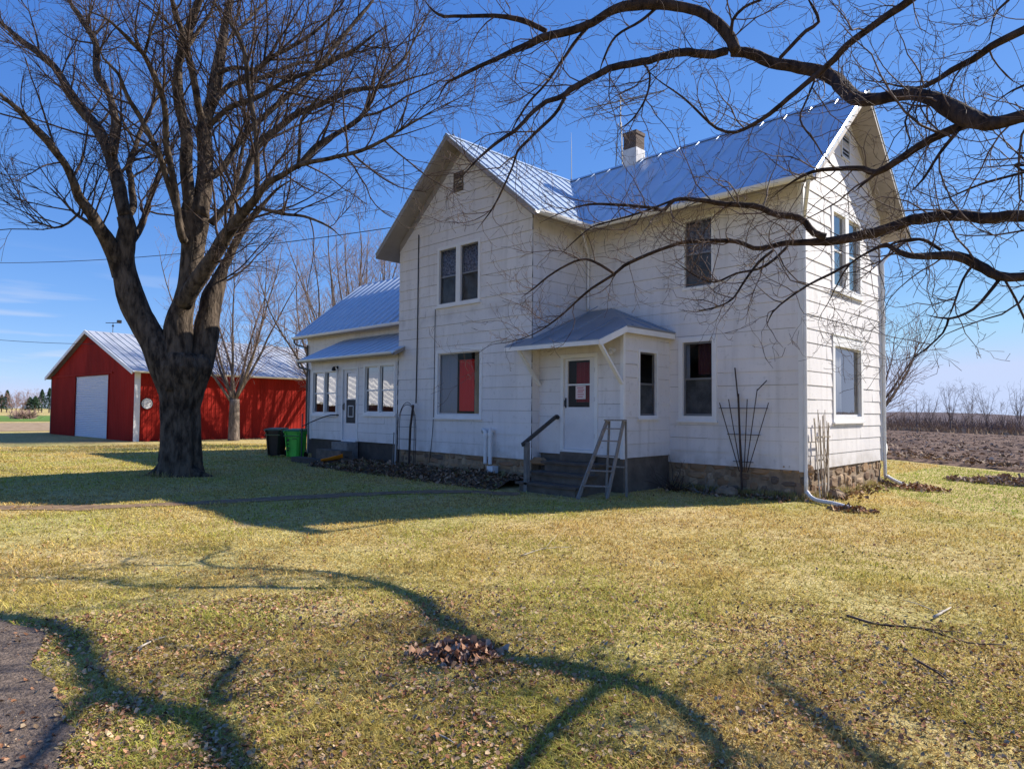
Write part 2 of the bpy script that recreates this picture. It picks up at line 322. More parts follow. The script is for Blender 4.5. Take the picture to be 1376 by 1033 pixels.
# flower bed along the gable: low mound of dark litter
bx = lin(-14.2, -5.5, .12); by = lin(-4.05, -2.0, .12)
def bedz(x, y):
    e = np.minimum(1, np.maximum(0, (y + 3.75 + .35 * (vnoise(x * 1.1, x * 0, 9) - .5)) / .7))
    return ground(x, y) - .03 + e * (.11 + .10 * vnoise(x * 2.5, y * 2.5, 10) + .08 * vnoise(x * 7, y * 7, 11))
tag(sheet(bx, by, bedz).build('flower_bed', mat('dark_litter', (.15, .10, .065), .95, col2=(.06, .042, .03), scale=7, bump=.9, bscale=25, spec=.1), origin=(0, 0, 0)), kind='structure')
INHOUSE = lambda x, y: ((x > -5.9) & (x < .1) & (y > -.1) & (y < 5.2)) | ((x > -11.4) & (x < -5.6) & (y > -2.3) & (y < 5.2)) | ((x < -11) & (x > -16.8) & (y > -2.4) & (y < 5)) | ((x > -5.8) & (x < -3.1) & (y > -3.4) & (y < .1)) | ((x < -11) & (x > -20) & (y > -.7) & (y < 5.2))
# grass blades, densest by the camera
def grass(n, green):
    d = 3.0 + 34 * nr.random(n) ** 2.1; a = nr.uniform(-1.1, 1.1, n)
    x = CAM[0] + d * (FW[0] * np.cos(a) + RT[0] * np.sin(a)) / np.hypot(*FW[:2]); y = CAM[1] + d * (FW[1] * np.cos(a) + RT[1] * np.sin(a)) / np.hypot(*FW[:2])
    ok = ~INHOUSE(x, y) & ~on_drive(x, y) & (path_dist(x, y) > .30) & (qf(x, y) < 11) & ~((x > -14) & (x < -5.5) & (y > -3.6) & (y < -2))
    thin = vnoise(x * 1.1, y * 1.1, 21) * .6 + vnoise(x * 3, y * 3, 22) * .4
    ok &= nr.random(n) < .08 + 1.45 * thin
    isg = (qf(x, y) + 2.5 * (vnoise(x * .7, y * .7, 23) - .5) + 1.2 * (vnoise(x * 2.2, y * 2.2, 24) - .5) > 2.2 - .0 * x) & (x > -.5); ok &= isg if green else ~isg
    x, y, d = x[ok], y[ok], d[ok]; n = len(x); z = ground(x, y)
    h = nr.uniform(.010, .036, n) * (1 + .02 * d) * (.55 + 1.1 * vnoise(x * 3.3, y * 3.3, 25) * (nr.random(n) < .6)); w = nr.uniform(.0012, .0030, n) * (.7 + .15 * d)
    t = nr.uniform(0, 2 * np.pi, n); ln = nr.uniform(.5, 2.6, n) * h; f = t + nr.uniform(1, 2.1, n)
    P = np.stack([x, y, z - .004], 1); sx_ = np.stack([np.cos(f) * w, np.sin(f) * w, 0 * w], 1)
    mid = P + np.stack([np.cos(t) * ln * .4, np.sin(t) * ln * .4, h * .7], 1); tip = P + np.stack([np.cos(t) * ln, np.sin(t) * ln, h], 1)
    V = np.stack([P - sx_, P + sx_, mid + sx_ * .8, tip, mid - sx_ * .8], 1).reshape(-1, 3); b = MB(); b.v = [V]; b.n = len(V)
    o = np.arange(n)[:, None] * 5; b.q = [(o + [0, 1, 2, 4]).astype(np.int32), (o + [4, 2, 3]).astype(np.int32)]; return b
tag(grass(950000, True).build('green_grass', rand_mat('fresh_blades', [(.30, .27, .06), (.26, .36, .05), (.48, .46, .12), (.34, .44, .07)], trans=.35), origin=(0, 0, 0)), 'greener short grass on the sunny side of the house by the field', 'grass', kind='stuff')
tag(grass(1250000, False).build('lawn_grass', rand_mat('grass_blades', [(.22, .12, .04), (.56, .38, .12), (.82, .62, .23), (.72, .53, .17), (.42, .35, .07), (.48, .26, .10)], patch=[(.46, .40, .09), (.32, .38, .045), (.74, .62, .19), (.40, .44, .06), (.30, .18, .07), (.60, .50, .14)], patch_scale=.45, trans=.35), origin=(0, 0, 0)), 'short straw and green lawn grass in front of the house', 'grass', kind='stuff')
def tufts(n):
    e = nr.random(n); p = np.where((e < .30)[:, None], np.stack([nr.uniform(-3.1, .1, n), -np.abs(nr.normal(.05, .12, n))], 1), np.where((e < .6)[:, None], np.stack([np.abs(nr.normal(.05, .12, n)), nr.uniform(-.2, 5.2, n)], 1), np.where((e < .75)[:, None], np.stack([nr.uniform(-13.6, -11.3, n), -3.3 + nr.normal(0, .1, n)], 1), np.stack([-13.23 + nr.normal(0, .5, n), -7.91 + nr.normal(0, .5, n)], 1))))
    k = vnoise(p[:, 0] * 2.5, p[:, 1] * 2.5, 41) > .42; p = p[k]; n = len(p); x, y = p.T; z = ground(x, y); h = nr.uniform(.05, .19, n); t = nr.uniform(0, 2 * np.pi, n); ln = nr.uniform(.1, .8, n) * h; f = t + 1.57; w = nr.uniform(.002, .005, n)
    P = np.stack([x, y, z - .005], 1); sd_ = np.stack([np.cos(f) * w, np.sin(f) * w, 0 * w], 1); M2 = P + np.stack([np.cos(t) * ln * .35, np.sin(t) * ln * .35, h * .75], 1); T2_ = P + np.stack([np.cos(t) * ln, np.sin(t) * ln, h], 1)
    b = MB(); b.v = [np.stack([P - sd_, P + sd_, M2 + sd_ * .8, T2_, M2 - sd_ * .8], 1).reshape(-1, 3)]; b.n = n * 5; o = np.arange(n)[:, None] * 5; b.q = [(o + [0, 1, 2, 4]).astype(np.int32), (o + [4, 2, 3]).astype(np.int32)]; return b
tag(tufts(9000).build('rank_grass', rand_mat('rank_blades', [(.42, .30, .13), (.62, .48, .22), (.30, .32, .08), (.22, .14, .07)], trans=.3), origin=(0, 0, 0)), 'longer dry grass tufts along the foundation and round the maple trunk', 'grass', kind='stuff')
# fallen leaves: more towards the lower left, and drifts against the walls
def leaves(n):
    d = 3.0 + 17 * nr.random(n) ** 1.7; a = nr.uniform(-1.1, 1.1, n)
    x = CAM[0] + d * (FW[0] * np.cos(a) + RT[0] * np.sin(a)) / np.hypot(*FW[:2]); y = CAM[1] + d * (FW[1] * np.cos(a) + RT[1] * np.sin(a)) / np.hypot(*FW[:2])
    dens = (.32 + .75 * np.clip((-a) / .8, 0, 1)) * (d < 7) + .13; dens = dens * (.25 + 1.9 * np.clip(vnoise(x * .9, y * .9, 31) * .65 + vnoise(x * 2.6, y * 2.6, 32) * .5 - .28, 0, 1))
    ok = (nr.random(n) < dens) & ~INHOUSE(x, y) & (qf(x, y) < 11) & ((~on_drive(x, y)) | (nr.random(n) < .12)); x, y = x[ok], y[ok]
    return np.stack([x, y, ground(x, y) + .018], 1)
tag(scatter_flakes(leaves(280000), (.008, .036), .35).build('fallen_leaves', rand_mat('dry_leaves', [(.10, .05, .03), (.34, .16, .08), (.52, .29, .16), (.22, .085, .045), (.60, .44, .26), (.10, .06, .035), (.54, .40, .25), (.07, .045, .03)]), origin=(0, 0, 0)), 'brown dry leaves scattered over the lawn', 'fallen leaves', kind='stuff')
bxp = np.concatenate([np.stack([nr.uniform(-14.1, -5.6, 2600), nr.uniform(-3.8, -2.2, 2600)], 1), np.stack([nr.uniform(-3.1, -.1, 500), -np.abs(nr.normal(0, .3, 500)) - .1], 1), np.stack([np.abs(nr.normal(0, .3, 500)) + .08, nr.uniform(-.3, 5.3, 500)], 1)])
zz = np.where((bxp[:, 0] < -5.5), bedz(bxp[:, 0], bxp[:, 1]), ground(bxp[:, 0], bxp[:, 1])) + .025
tag(scatter_flakes(np.column_stack([bxp, zz]), (.035, .11), .55).build('leaf_drift', rand_mat('bed_leaves', [(.10, .06, .035), (.24, .14, .08), (.38, .25, .16), (.16, .09, .055), (.20, .19, .08)]), origin=(0, 0, 0)), 'dead leaves and stalk litter drifted along the house foundation', 'fallen leaves', kind='stuff')

# ------------------------------------------------------------------ farmhouse
HOUSE = thing('farmhouse', 'white two storey farmhouse with metal roof, cross gable and small entry porch', 'house', (-6, 2, GZ))
class Wall:
    def __init__(s, o, u, n): s.O = np.array(o, float); s.U = np.array(u, float); s.N = np.array(n, float); s.holes = []
    def p(s, u, n, z): return s.O + s.U * u + s.N * n + np.array([0, 0, z])
    def box(s, b, u0, u1, n0, n1, z0, z1):
        b.hexa([s.p(u0, n0, z0), s.p(u1, n0, z0), s.p(u1, n1, z0), s.p(u0, n1, z0), s.p(u0, n0, z1), s.p(u1, n0, z1), s.p(u1, n1, z1), s.p(u0, n1, z1)])
def span(poly, z):
    us = []
    for (a, za), (b, zb) in zip(poly, poly[1:] + poly[:1]):
        if abs(za - zb) < 1e-9: continue
        if min(za, zb) - 1e-9 <= z <= max(za, zb) + 1e-9: us.append(a + (b - a) * (z - za) / (zb - za))
    return (min(us), max(us)) if us else None
def siding(w, poly, z0, parent, name='wall', course=.3, m=None):
    b = MB(); zt = max(z for _, z in poly)
    br = {round(z, 4) for _, z in poly} | {round(z0 + k * course, 4) for k in range(int((zt - z0) / course) + 1)}
    for h in w.holes: br |= {round(h[2], 4), round(h[3], 4)}
    br = sorted(z for z in br if z0 - 1e-6 <= z <= zt + 1e-6)
    rr = random.Random(hash((round(w.O[0], 2), round(w.O[1], 2))) & 0xffff)
    panels = {}
    for za, zb in zip(br, br[1:]):
        if zb - za < 1e-4: continue
        k = int(((za + zb) / 2 - z0) / course); zk = z0 + k * course
        if k not in panels:
            c = -rr.uniform(0, 2.4); ps = []
            while c < 14: l = rr.choice((2.4, 3.6, 3.6, 4.8)); ps.append((c, c + l, rr.uniform(.010, .020), rr.choice((0, .002, .0035, .005, .007)))); c += l
            panels[k] = ps
        A, B = span(poly, za + 1e-5), span(poly, zb - 1e-5)
        if not A or not B: continue
        segs = [(A[0], A[1], B[0], B[1])]
        for h in w.holes:
            if h[2] <= (za + zb) / 2 <= h[3]:
                ns_ = []
                for a0, a1, b0, b1 in segs:
                    if h[0] >= max(a1, b1) or h[1] <= min(a0, b0): ns_.append((a0, a1, b0, b1)); continue
                    if h[0] > a0: ns_.append((a0, h[0], b0, h[0]))
                    if h[1] < a1: ns_.append((h[1], a1, h[1], b1))
                segs = ns_
        for a0, a1, b0, b1 in segs:
            for (c0, c1, off, dz) in panels[k]:
                l0, l1 = max(a0, c0), min(a1, c1)
                if l1 - l0 < .003: continue
                t0 = b0 if l0 == a0 else max(l0, b0); t1 = b1 if l1 == a1 else min(l1, b1)
                t0 = min(t0, b1); t1 = max(t1, b0)
                if c1 == l1: l1 -= .0006
                o = lambda z: .003 + off * (1 - (z - zk) / course)
                d = dz if abs(za - zk) < 1e-6 else 0
                q = [w.p(l0, o(za), za + d), w.p(l1, o(za), za + d), w.p(t1, o(zb), zb), w.p(t0, o(zb), zb)]
                b.add(q, [(0, 1, 2, 3)])
                if abs(za - zk) < 1e-6: b.add([w.p(l0, 0, za + d), w.p(l1, 0, za + d), q[1], q[0]], [(0, 1, 2, 3)])
    bs, b = b, MB()   # dark sheathing behind the boards, seen in the gaps
    for za, zb in zip(br, br[1:]):
        if zb - za < 1e-4: continue
        A, B = span(poly, za + 1e-5), span(poly, zb - 1e-5)
        if not A or not B: continue
        hs_ = sorted((h[0], h[1]) for h in w.holes if h[2] <= (za + zb) / 2 <= h[3]); cur = A[0]; curb = B[0]
        for h0, h1 in hs_: b.add([w.p(cur, -.012, za), w.p(h0, -.012, za), w.p(h0, -.012, zb), w.p(curb, -.012, zb)], [(0, 1, 2, 3)]); cur = curb = h1
        b.add([w.p(cur, -.012, za), w.p(A[1], -.012, za), w.p(B[1], -.012, zb), w.p(curb, -.012, zb)], [(0, 1, 2, 3)])
    o = bs.build(name, m or M_SIDE, parent); b.build('sheathing', M_SHEATH_SHADE, o); return o
def curtain(w, parent, u0, u1, z0, z1, m, n=-.105, folds=9, amp=.014, label=None):
    b = MB(); k = 48; V = []
    for i in range(k):
        u = u0 + (u1 - u0) * i / (k - 1); d = n + amp * math.sin(i / (k - 1) * folds * 6.28 + .7 * math.sin(i * .5))
        V += [w.p(u, d, z0), w.p(u, d, z1), w.p(u, d - .004, z1), w.p(u, d - .004, z0)]
    f = [(4 * i, 4 * i + 4, 4 * i + 5, 4 * i + 1) for i in range(k - 1)] + [(4 * i + 2, 4 * i + 6, 4 * i + 7, 4 * i + 3) for i in range(k - 1)] + [(4 * i + 1, 4 * i + 5, 4 * i + 6, 4 * i + 2) for i in range(k - 1)]
    b.add(V, f); o = b.build('curtain', m, parent); tag(o, label); return o
def window(w, u0, u1, z0, z1, cas=.1, head=None, lights=1, rail=.5, sash=M_SASH, sw=.045, mull=.09, sill=True, curtains=(), label=None, glass=None, depth=.06, screen=False):
    """u0..z1 is the outer edge of the casing"""
    head = head or cas; a0, a1, c0, c1 = u0 + cas, u1 - cas, z0 + cas, z1 - head
    w.holes.append((a0, a1, c0, c1)); b = MB(); t = .032
    w.box(b, u0, a0, -.10, t, z0, z1); w.box(b, a1, u1, -.10, t, z0, z1); w.box(b, a0, a1, -.10, t - .002, c1, z1); w.box(b, a0, a1, -.10, t - .002, z0, c0)
    if sill: w.box(b, u0 - .03, u1 + .03, .002, t + .04, z0 - .035, z0 + .012)
    if head > cas + .02: w.box(b, u0 - .02, u1 + .02, .002, t + .022, z1, z1 + .035)
    lw = (a1 - a0 - mull * (lights - 1)) / lights; ls = [(a0 + i * (lw + mull), a0 + i * (lw + mull) + lw) for i in range(lights)]
    for (p, q), (r_, _) in zip(ls, ls[1:]): w.box(b, q, r_, -.098, t - .004, c0, c1)
    W_ = b.build('window', M_TRIM, HOUSE); tag(W_, label)
    s = MB(); g = MB()
    for p, q in ls:
        n0, n1 = -depth, -depth + .03
        w.box(s, p, p + sw, n0, n1, c0, c1); w.box(s, q - sw, q, n0, n1, c0, c1); w.box(s, p + sw, q - sw, n0, n1 - .001, c0, c0 + sw * 1.2); w.box(s, p + sw, q - sw, n0, n1 - .001, c1 - sw, c1)
        if rail: zr = c0 + (c1 - c0) * rail; w.box(s, p + sw, q - sw, n0, n1 + .006, zr - .022, zr + .022)
        tw = rnd.uniform(-.006, .006); tz = rnd.uniform(-.004, .004)   # old panes never sit quite true
        for z_a, z_b, dd in ((c0, c0 + (c1 - c0) * (rail or .5), 0), (c0 + (c1 - c0) * (rail or .5), c1, .006 if rail else 0)):
            m0 = -depth + .012 + dd
            g.add([w.p(p, m0 - tw, z_a), w.p(q, m0 + tw, z_a), w.p(q, m0 + tw + tz, z_b), w.p(p, m0 - tw + tz, z_b)], [(0, 1, 2, 3)])
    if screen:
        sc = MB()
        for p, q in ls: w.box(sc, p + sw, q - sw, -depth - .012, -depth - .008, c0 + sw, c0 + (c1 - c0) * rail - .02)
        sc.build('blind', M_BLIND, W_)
    s.build('sash', sash, W_); g.build('pane', glass or M_GLASS, W_)
    for (f0, f1, h0, h1, m, lb) in curtains:
        curtain(w, W_, a0 + (a1 - a0) * f0, a0 + (a1 - a0) * f1, c0 + (c1 - c0) * h0, c0 + (c1 - c0) * h1, m, label=lb)
    return W_
w_front = Wall((-5.74, 0, 0), (1, 0, 0), (0, -1, 0)); w_right = Wall((0, 0, 0), (0, 1, 0), (1, 0, 0))
w_gab = Wall((-11.34, -2.17, 0), (1, 0, 0), (0, -1, 0)); w_gabr = Wall((-5.74, -2.17, 0), (0, 1, 0), (1, 0, 0)); w_gabl = Wall((-11.34, 5.06, 0), (0, -1, 0), (-1, 0, 0))
w_back = Wall((0, 5.06, 0), (-1, 0, 0), (0, 1, 0)); w_gback = Wall((-5.74, 5.06, 0), (-1, 0, 0), (0, 1, 0))
w_wing = Wall((-20, -.6, 0), (1, 0, 0), (0, -1, 0)); w_wl = Wall((-20, 5, 0), (0, -1, 0), (-1, 0, 0)); w_wb = Wall((-11.34, 5.02, 0), (-1, 0, 0), (0, 1, 0))
w_sun = Wall((-16.68, -2.19, 0), (1, 0, 0), (0, -1, 0)); w_sunl = Wall((-16.68, -.6, 0), (0, -1, 0), (-1, 0, 0))
w_ent = Wall((-5.74, -1.9, 0), (1, 0, 0), (0, -1, 0)); w_entr = Wall((-3.2, -1.9, 0), (0, 1, 0), (1, 0, 0))
window(w_front, 2.91, 3.73, 4.1, 5.81, .06, sash=M_STORM, sw=.03, sill=False, curtains=[(0, 1, .5, 1, M_LACE, 'dark lace curtain')], label='dark narrow upstairs window over the porch side', screen=True)
window(w_front, 2.80, 3.79, 1.0, 2.97, .115, sash=M_STORM, sw=.045, curtains=[(0, .15, .5, 1, M_CURT, None), (.45, 1, .56, 1, mat('maroon_cloth', (.075, .012, .014), .9), 'dim maroon curtain')], label='dark double hung window right of the entry porch', screen=True)
window(w_gab, 1.86, 3.69, 4.12, 5.84, .085, lights=2, mull=.19, sash=M_STORM, sw=.03, curtains=[(0, .46, .42, 1, M_LACE, 'lace curtain'), (.54, 1, .42, 1, M_LACE, 'lace curtain')], label='paired double hung window high in the front gable', screen=True)
window(w_gab, 1.83, 3.80, .98, 2.90, .10, lights=1, rail=None, sw=.03, sash=M_SASH, curtains=[(0, .40, 0, 1, M_CURT, 'grey drape'), (.46, .80, .06, .88, M_RED, 'bright red cloth'), (.82, .97, .0, 1, M_TAN, 'tan drape')], label='wide picture window with red cloth and drapes inside')
window(w_right, 1.62, 3.6, 1.0, 2.98, .13, head=.24, lights=1, rail=None, sash=M_SASH, sw=.04, curtains=[(0, .46, 0, 1, M_CURT, 'grey blind')], label='ground floor window in the sunlit gable wall', glass=STG)
window(w_right, 1.62, 3.6, 4.0, 5.95, .12, lights=2, mull=.22, rail=.5, sash=M_SASH, curtains=[(0, 1, 0, .55, M_CURT, 'grey blind')], label='upstairs paired window in the sunlit gable wall', glass=STG)
window(w_entr, .55, 1.36, 1.05, 2.64, .065, sash=M_STORM, sw=.035, label='narrow dark window in the side of the entry porch', screen=True)
window(w_sun, .10, 1.84, .98, 2.58, .085, lights=2, mull=.09, rail=.48, sash=M_TRIM, sw=.03, glass=PG, label='left pair of lights in the sun porch')
window(w_sun, 3.46, 5.24, 1.02, 2.66, .085, lights=2, mull=.09, rail=.48, sash=M_TRIM, sw=.03, glass=PG, label='right pair of lights in the sun porch')
M_DOOR = mat('door_paint', (.70, .69, .70), .45, var=.08, scale=3)
M_BLK = mat('black_iron', (.02, .02, .022), .5)
M_SCREEN = mat('dark_screen', (.05, .048, .05), .7, var=.3, scale=8)
def door(w, u0, u1, z0, z1, cas, glz, label, bar=None, lower=None, gx=(.2, .82)):
    a0, a1, c1 = u0 + cas, u1 - cas, z1 - cas; w.holes.append((a0, a1, z0, c1)); b = MB()
    w.box(b, u0, a0, -.08, .03, z0, z1); w.box(b, a1, u1, -.08, .03, z0, z1); w.box(b, a0, a1, -.08, .028, c1, z1); w.box(b, a0, a1, -.1, .05, z0 - .04, z0 + .02)
    o = b.build('door', M_TRIM, HOUSE); tag(o, label); d = MB(); W_ = a1 - a0; g0_, g1_ = a0 + W_ * gx[0], a0 + W_ * gx[1]; n0, n1 = -.06, -.018
    lo_ = lower[0] if lower else glz[0]
    w.box(d, a0 + .004, g0_, n0, n1, z0 + .024, c1 - .004); w.box(d, g1_, a1 - .004, n0, n1, z0 + .024, c1 - .004); w.box(d, g0_, g1_, n0, n1, z0 + .024, lo_); w.box(d, g0_, g1_, n0, n1, glz[1], c1 - .004)
    if bar: w.box(d, g0_, g1_, n0 + .01, n1 - .004, bar - .02, bar + .02)
    if lower: w.box(d, g0_, g1_, n0, n1, glz[0] - .03, glz[0])
    d.build('door_leaf', M_DOOR, o); g = MB(); g.add([w.p(g0_, -.045, glz[0]), w.p(g1_, -.043, glz[0]), w.p(g1_, -.043, glz[1]), w.p(g0_, -.045, glz[1])], [(0, 1, 2, 3)]); g.build('pane', M_GLASS if not lower else PG, o)
    if lower:
        s = MB(); w.box(s, g0_, g1_, -.05, -.03, lower[0], glz[0] - .03); s.build('lower_panel', M_SCREEN, o)
        s = MB(); p0, p1, q0, q1 = g0_ + .12, g1_ - .12, lower[0] + .2, glz[0] - .22
        w.box(s, p0, p1, -.03, -.012, q0, q0 + .035); w.box(s, p0, p1, -.03, -.012, q1 - .035, q1); w.box(s, p0, p0 + .035, -.03, -.011, q0, q1); w.box(s, p1 - .035, p1, -.03, -.011, q0, q1); s.build('pet_flap_frame', M_SASH, o)
    h = MB(); hu = a0 + .05; hz = z0 + 1.12
    w.box(h, hu - .018, hu + .018, -.018, -.005, hz - .12, hz + .12); h.tube([w.p(hu, -.005, hz - .09), w.p(hu, .035, hz - .07), w.p(hu, .035, hz + .05), w.p(hu, -.005, hz + .08)], .011, 6); h.build('handle', M_BLK, o)
    for z in (z0 + .35, z0 + 1.2, c1 - .3): hg = MB(); w.box(hg, a1 - .008, a1 + .02, -.018, .034, z - .05, z + .05); hg.build('hinge', M_SASH, o)
    return o
D1 = door(w_ent, .72, 1.84, .28, 2.55, .09, (1.30, 2.40), 'white entry door with dark glazed top half', bar=1.83, gx=(.11, .82))
curtain(w_ent, D1, 1.10, 1.58, 1.42, 2.36, M_DKRED, n=-.12, folds=4, label='dark red cloth hung inside')
D2 = door(w_sun, 2.12, 3.14, .17, 2.60, .07, (1.55, 2.42), 'white sun porch door with dark screen panel', lower=(.74,), gx=(.2, .86))
# walls
M_SIDE2 = mat('stained_siding', (.76, .725, .705), .55, var=.10, scale=1.6, stretch=(1, 1, .35), bump=.12, bscale=90)
def add_band(m, zc, hw, u0, u1):
    n = m.node_tree; b = n.nodes['Principled BSDF']; src = b.inputs['Base Color'].links[0].from_socket
    g = n.nodes.new('ShaderNodeNewGeometry'); s = n.nodes.new('ShaderNodeSeparateXYZ'); n.links.new(g.outputs['Position'], s.inputs[0])
    z = n.nodes.new('ShaderNodeTexNoise'); z.inputs['Scale'].default_value = 1.7; z.inputs['Detail'].default_value = 5; n.links.new(g.outputs['Position'], z.inputs['Vector'])
    a = n.nodes.new('ShaderNodeMath'); a.operation = 'SUBTRACT'; a.inputs[1].default_value = zc; n.links.new(s.outputs['Z'], a.inputs[0])
    c = n.nodes.new('ShaderNodeMath'); c.operation = 'ABSOLUTE'; n.links.new(a.outputs[0], c.inputs[0])
    r = n.nodes.new('ShaderNodeMapRange'); r.inputs['From Min'].default_value = hw; r.inputs['From Max'].default_value = hw * .3; n.links.new(c.outputs[0], r.inputs['Value'])
    k = n.nodes.new('ShaderNodeMath'); k.operation = 'MULTIPLY'; n.links.new(r.outputs[0], k.inputs[0]); rr = n.nodes.new('ShaderNodeMapRange'); rr.inputs['From Min'].default_value = .4; rr.inputs['From Max'].default_value = .65; n.links.new(z.outputs['Fac'], rr.inputs['Value']); n.links.new(rr.outputs[0], k.inputs[1])
    k2 = n.nodes.new('ShaderNodeMath'); k2.operation = 'MULTIPLY'; k2.inputs[1].default_value = .6; n.links.new(k.outputs[0], k2.inputs[0])
    x = n.nodes.new('ShaderNodeMix'); x.data_type = 'RGBA'; x.inputs['B'].default_value = (.33, .31, .31, 1); n.links.new(k2.outputs[0], x.inputs['Factor']); n.links.new(src, x.inputs['A']); n.links.new(x.outputs['Result'], b.inputs['Base Color'])
b = MB(); b.box((-5.70, -.10, .2), (-3.25, -.05, 2.9)); b.box((-5.70, -1.84, .2), (-5.66, -.1, 2.9)); b.build('porch_shade_panel', M_SHEATH_SHADE, HOUSE)  # added panels whose dark colour stands for the shade inside the porch
add_band(M_SIDE2, 3.86, .22, 0, 1)
def weather(m):
    n = m.node_tree; b = n.nodes['Principled BSDF']; src = b.inputs['Base Color'].links[0].from_socket; g = n.nodes.new('ShaderNodeNewGeometry'); N_ = n.nodes.new; K = n.links.new
    s_ = N_('ShaderNodeSeparateXYZ'); K(g.outputs['Position'], s_.inputs[0])
    def mixin(src, fac, col, k):
        mu = N_('ShaderNodeMath'); mu.operation = 'MULTIPLY'; mu.inputs[1].default_value = k; K(fac, mu.inputs[0]); x = N_('ShaderNodeMix'); x.data_type = 'RGBA'; x.inputs['B'].default_value = (*col, 1); K(mu.outputs[0], x.inputs['Factor']); K(src, x.inputs['A']); return x.outputs['Result']
    def noise(scale, st, lo_, hi_):
        q = N_('ShaderNodeMapping'); q.inputs['Scale'].default_value = st; K(g.outputs['Position'], q.inputs[0]); z = N_('ShaderNodeTexNoise'); z.inputs['Scale'].default_value = scale; z.inputs['Detail'].default_value = 6; K(q.outputs[0], z.inputs['Vector']); r = N_('ShaderNodeMapRange'); r.inputs['From Min'].default_value = lo_; r.inputs['From Max'].default_value = hi_; K(z.outputs['Fac'], r.inputs['Value']); return r.outputs[0]
    src = mixin(src, noise(1.0, (5, 5, .35), .52, .75), (.46, .43, .40), .45)
    src = mixin(src, noise(9, (1, 1, 1), .60, .72), (.42, .40, .37), .35)
    r = N_('ShaderNodeMapRange'); r.inputs['From Min'].default_value = .42; r.inputs['From Max'].default_value = .0; K(s_.outputs['Z'], r.inputs['Value']); mu = N_('ShaderNodeMath'); mu.operation = 'MULTIPLY'; K(r.outputs[0], mu.inputs[0]); K(noise(3, (1, 1, 1), .35, .65), mu.inputs[1])
    src = mixin(src, mu.outputs[0], (.34, .29, .23), .55); K(src, b.inputs['Base Color'])
weather(M_SIDE); weather(M_SIDE2)
siding(w_front, [(0, 0), (5.74, 0), (5.74, 6.44), (0, 6.44)], 0, HOUSE)
siding(w_right, [(0, 0), (5.06, 0), (5.06, 6.44), (2.53, 8.62), (0, 6.44)], 0, HOUSE)
siding(w_gab, [(0, 0), (5.6, 0), (5.6, 6.31), (2.83, 8.6), (0, 6.27)], 0, HOUSE, m=M_SIDE2)
siding(w_gabr, [(0, 0), (2.17, 0), (2.17, 6.31), (0, 6.31)], 0, HOUSE)
siding(w_gabl, [(0, 0), (7.23, 0), (7.23, 6.27), (0, 6.27)], 0, HOUSE)
siding(w_back, [(0, 0), (5.74, 0), (5.74, 6.44), (0, 6.44)], 0, HOUSE)
siding(w_gback, [(0, 0), (5.6, 0), (5.6, 6.27), (2.77, 8.6), (0, 6.31)], 0, HOUSE)
siding(w_wing, [(0, .15), (8.66, .15), (8.66, 4.36), (0, 4.36)], .15, HOUSE)
siding(w_wl, [(0, .15), (5.6, .15), (5.6, 4.36), (2.8, 6.62), (0, 4.36)], .15, HOUSE)
siding(w_wb, [(0, .15), (8.66, .15), (8.66, 4.36), (0, 4.36)], .15, HOUSE)
siding(w_sun, [(0, .15), (5.33, .15), (5.33, 2.97), (0, 2.97)], .15, HOUSE)
siding(w_sunl, [(0, .15), (1.59, .15), (1.59, 2.97), (0, 3.6)], .15, HOUSE)
siding(w_ent, [(0, .17), (2.54, .17), (2.54, 2.95), (0, 2.95)], .17, HOUSE)
siding(w_entr, [(0, .17), (1.9, .17), (1.9, 2.99), (0, 2.99)], .17, HOUSE)
# corner boards and friezes
for w, u, wd, z0, z1 in ((w_front, 5.74, .09, 0, 6.4), (w_right, 0, .075, 0, 6.4), (w_right, 5.06, .09, 0, 6.4), (w_ent, 2.54, .06, .17, 2.93), (w_entr, 0, .05, .17, 2.97), (w_sun, 0, .09, .15, 2.9)):
    b = MB(); s = -1 if u > 0 else 1
    lo_, hi_ = (u - wd, u + .022) if s < 0 else (u - .02, u + wd)
    if w is w_front: hi_ = u + .003
    if w is w_right and u == 0: lo_ = u + .004
    w.box(b, lo_, hi_, .002, .026, z0 - .02, z1); b.build('corner_board', M_TRIM, HOUSE)
b = MB()
for s, e in (((5.6, 6.31), (2.83, 8.6)), ((0, 6.27), (2.83, 8.6))):
    A, B = np.array(s), np.array(e); d = (B - A) / np.linalg.norm(B - A); n2 = np.array([0, -1.]) * .2
    b.hexa([w_gab.p(A[0], .002, A[1]), w_gab.p(B[0], .002, B[1]), w_gab.p(B[0], .024, B[1]), w_gab.p(A[0], .024, A[1])] + [w_gab.p(A[0], .002, A[1] - .24), w_gab.p(B[0], .002, B[1] - .24), w_gab.p(B[0], .024, B[1] - .24), w_gab.p(A[0], .024, A[1] - .24)])
b.build('frieze_board', M_SOFF, HOUSE)
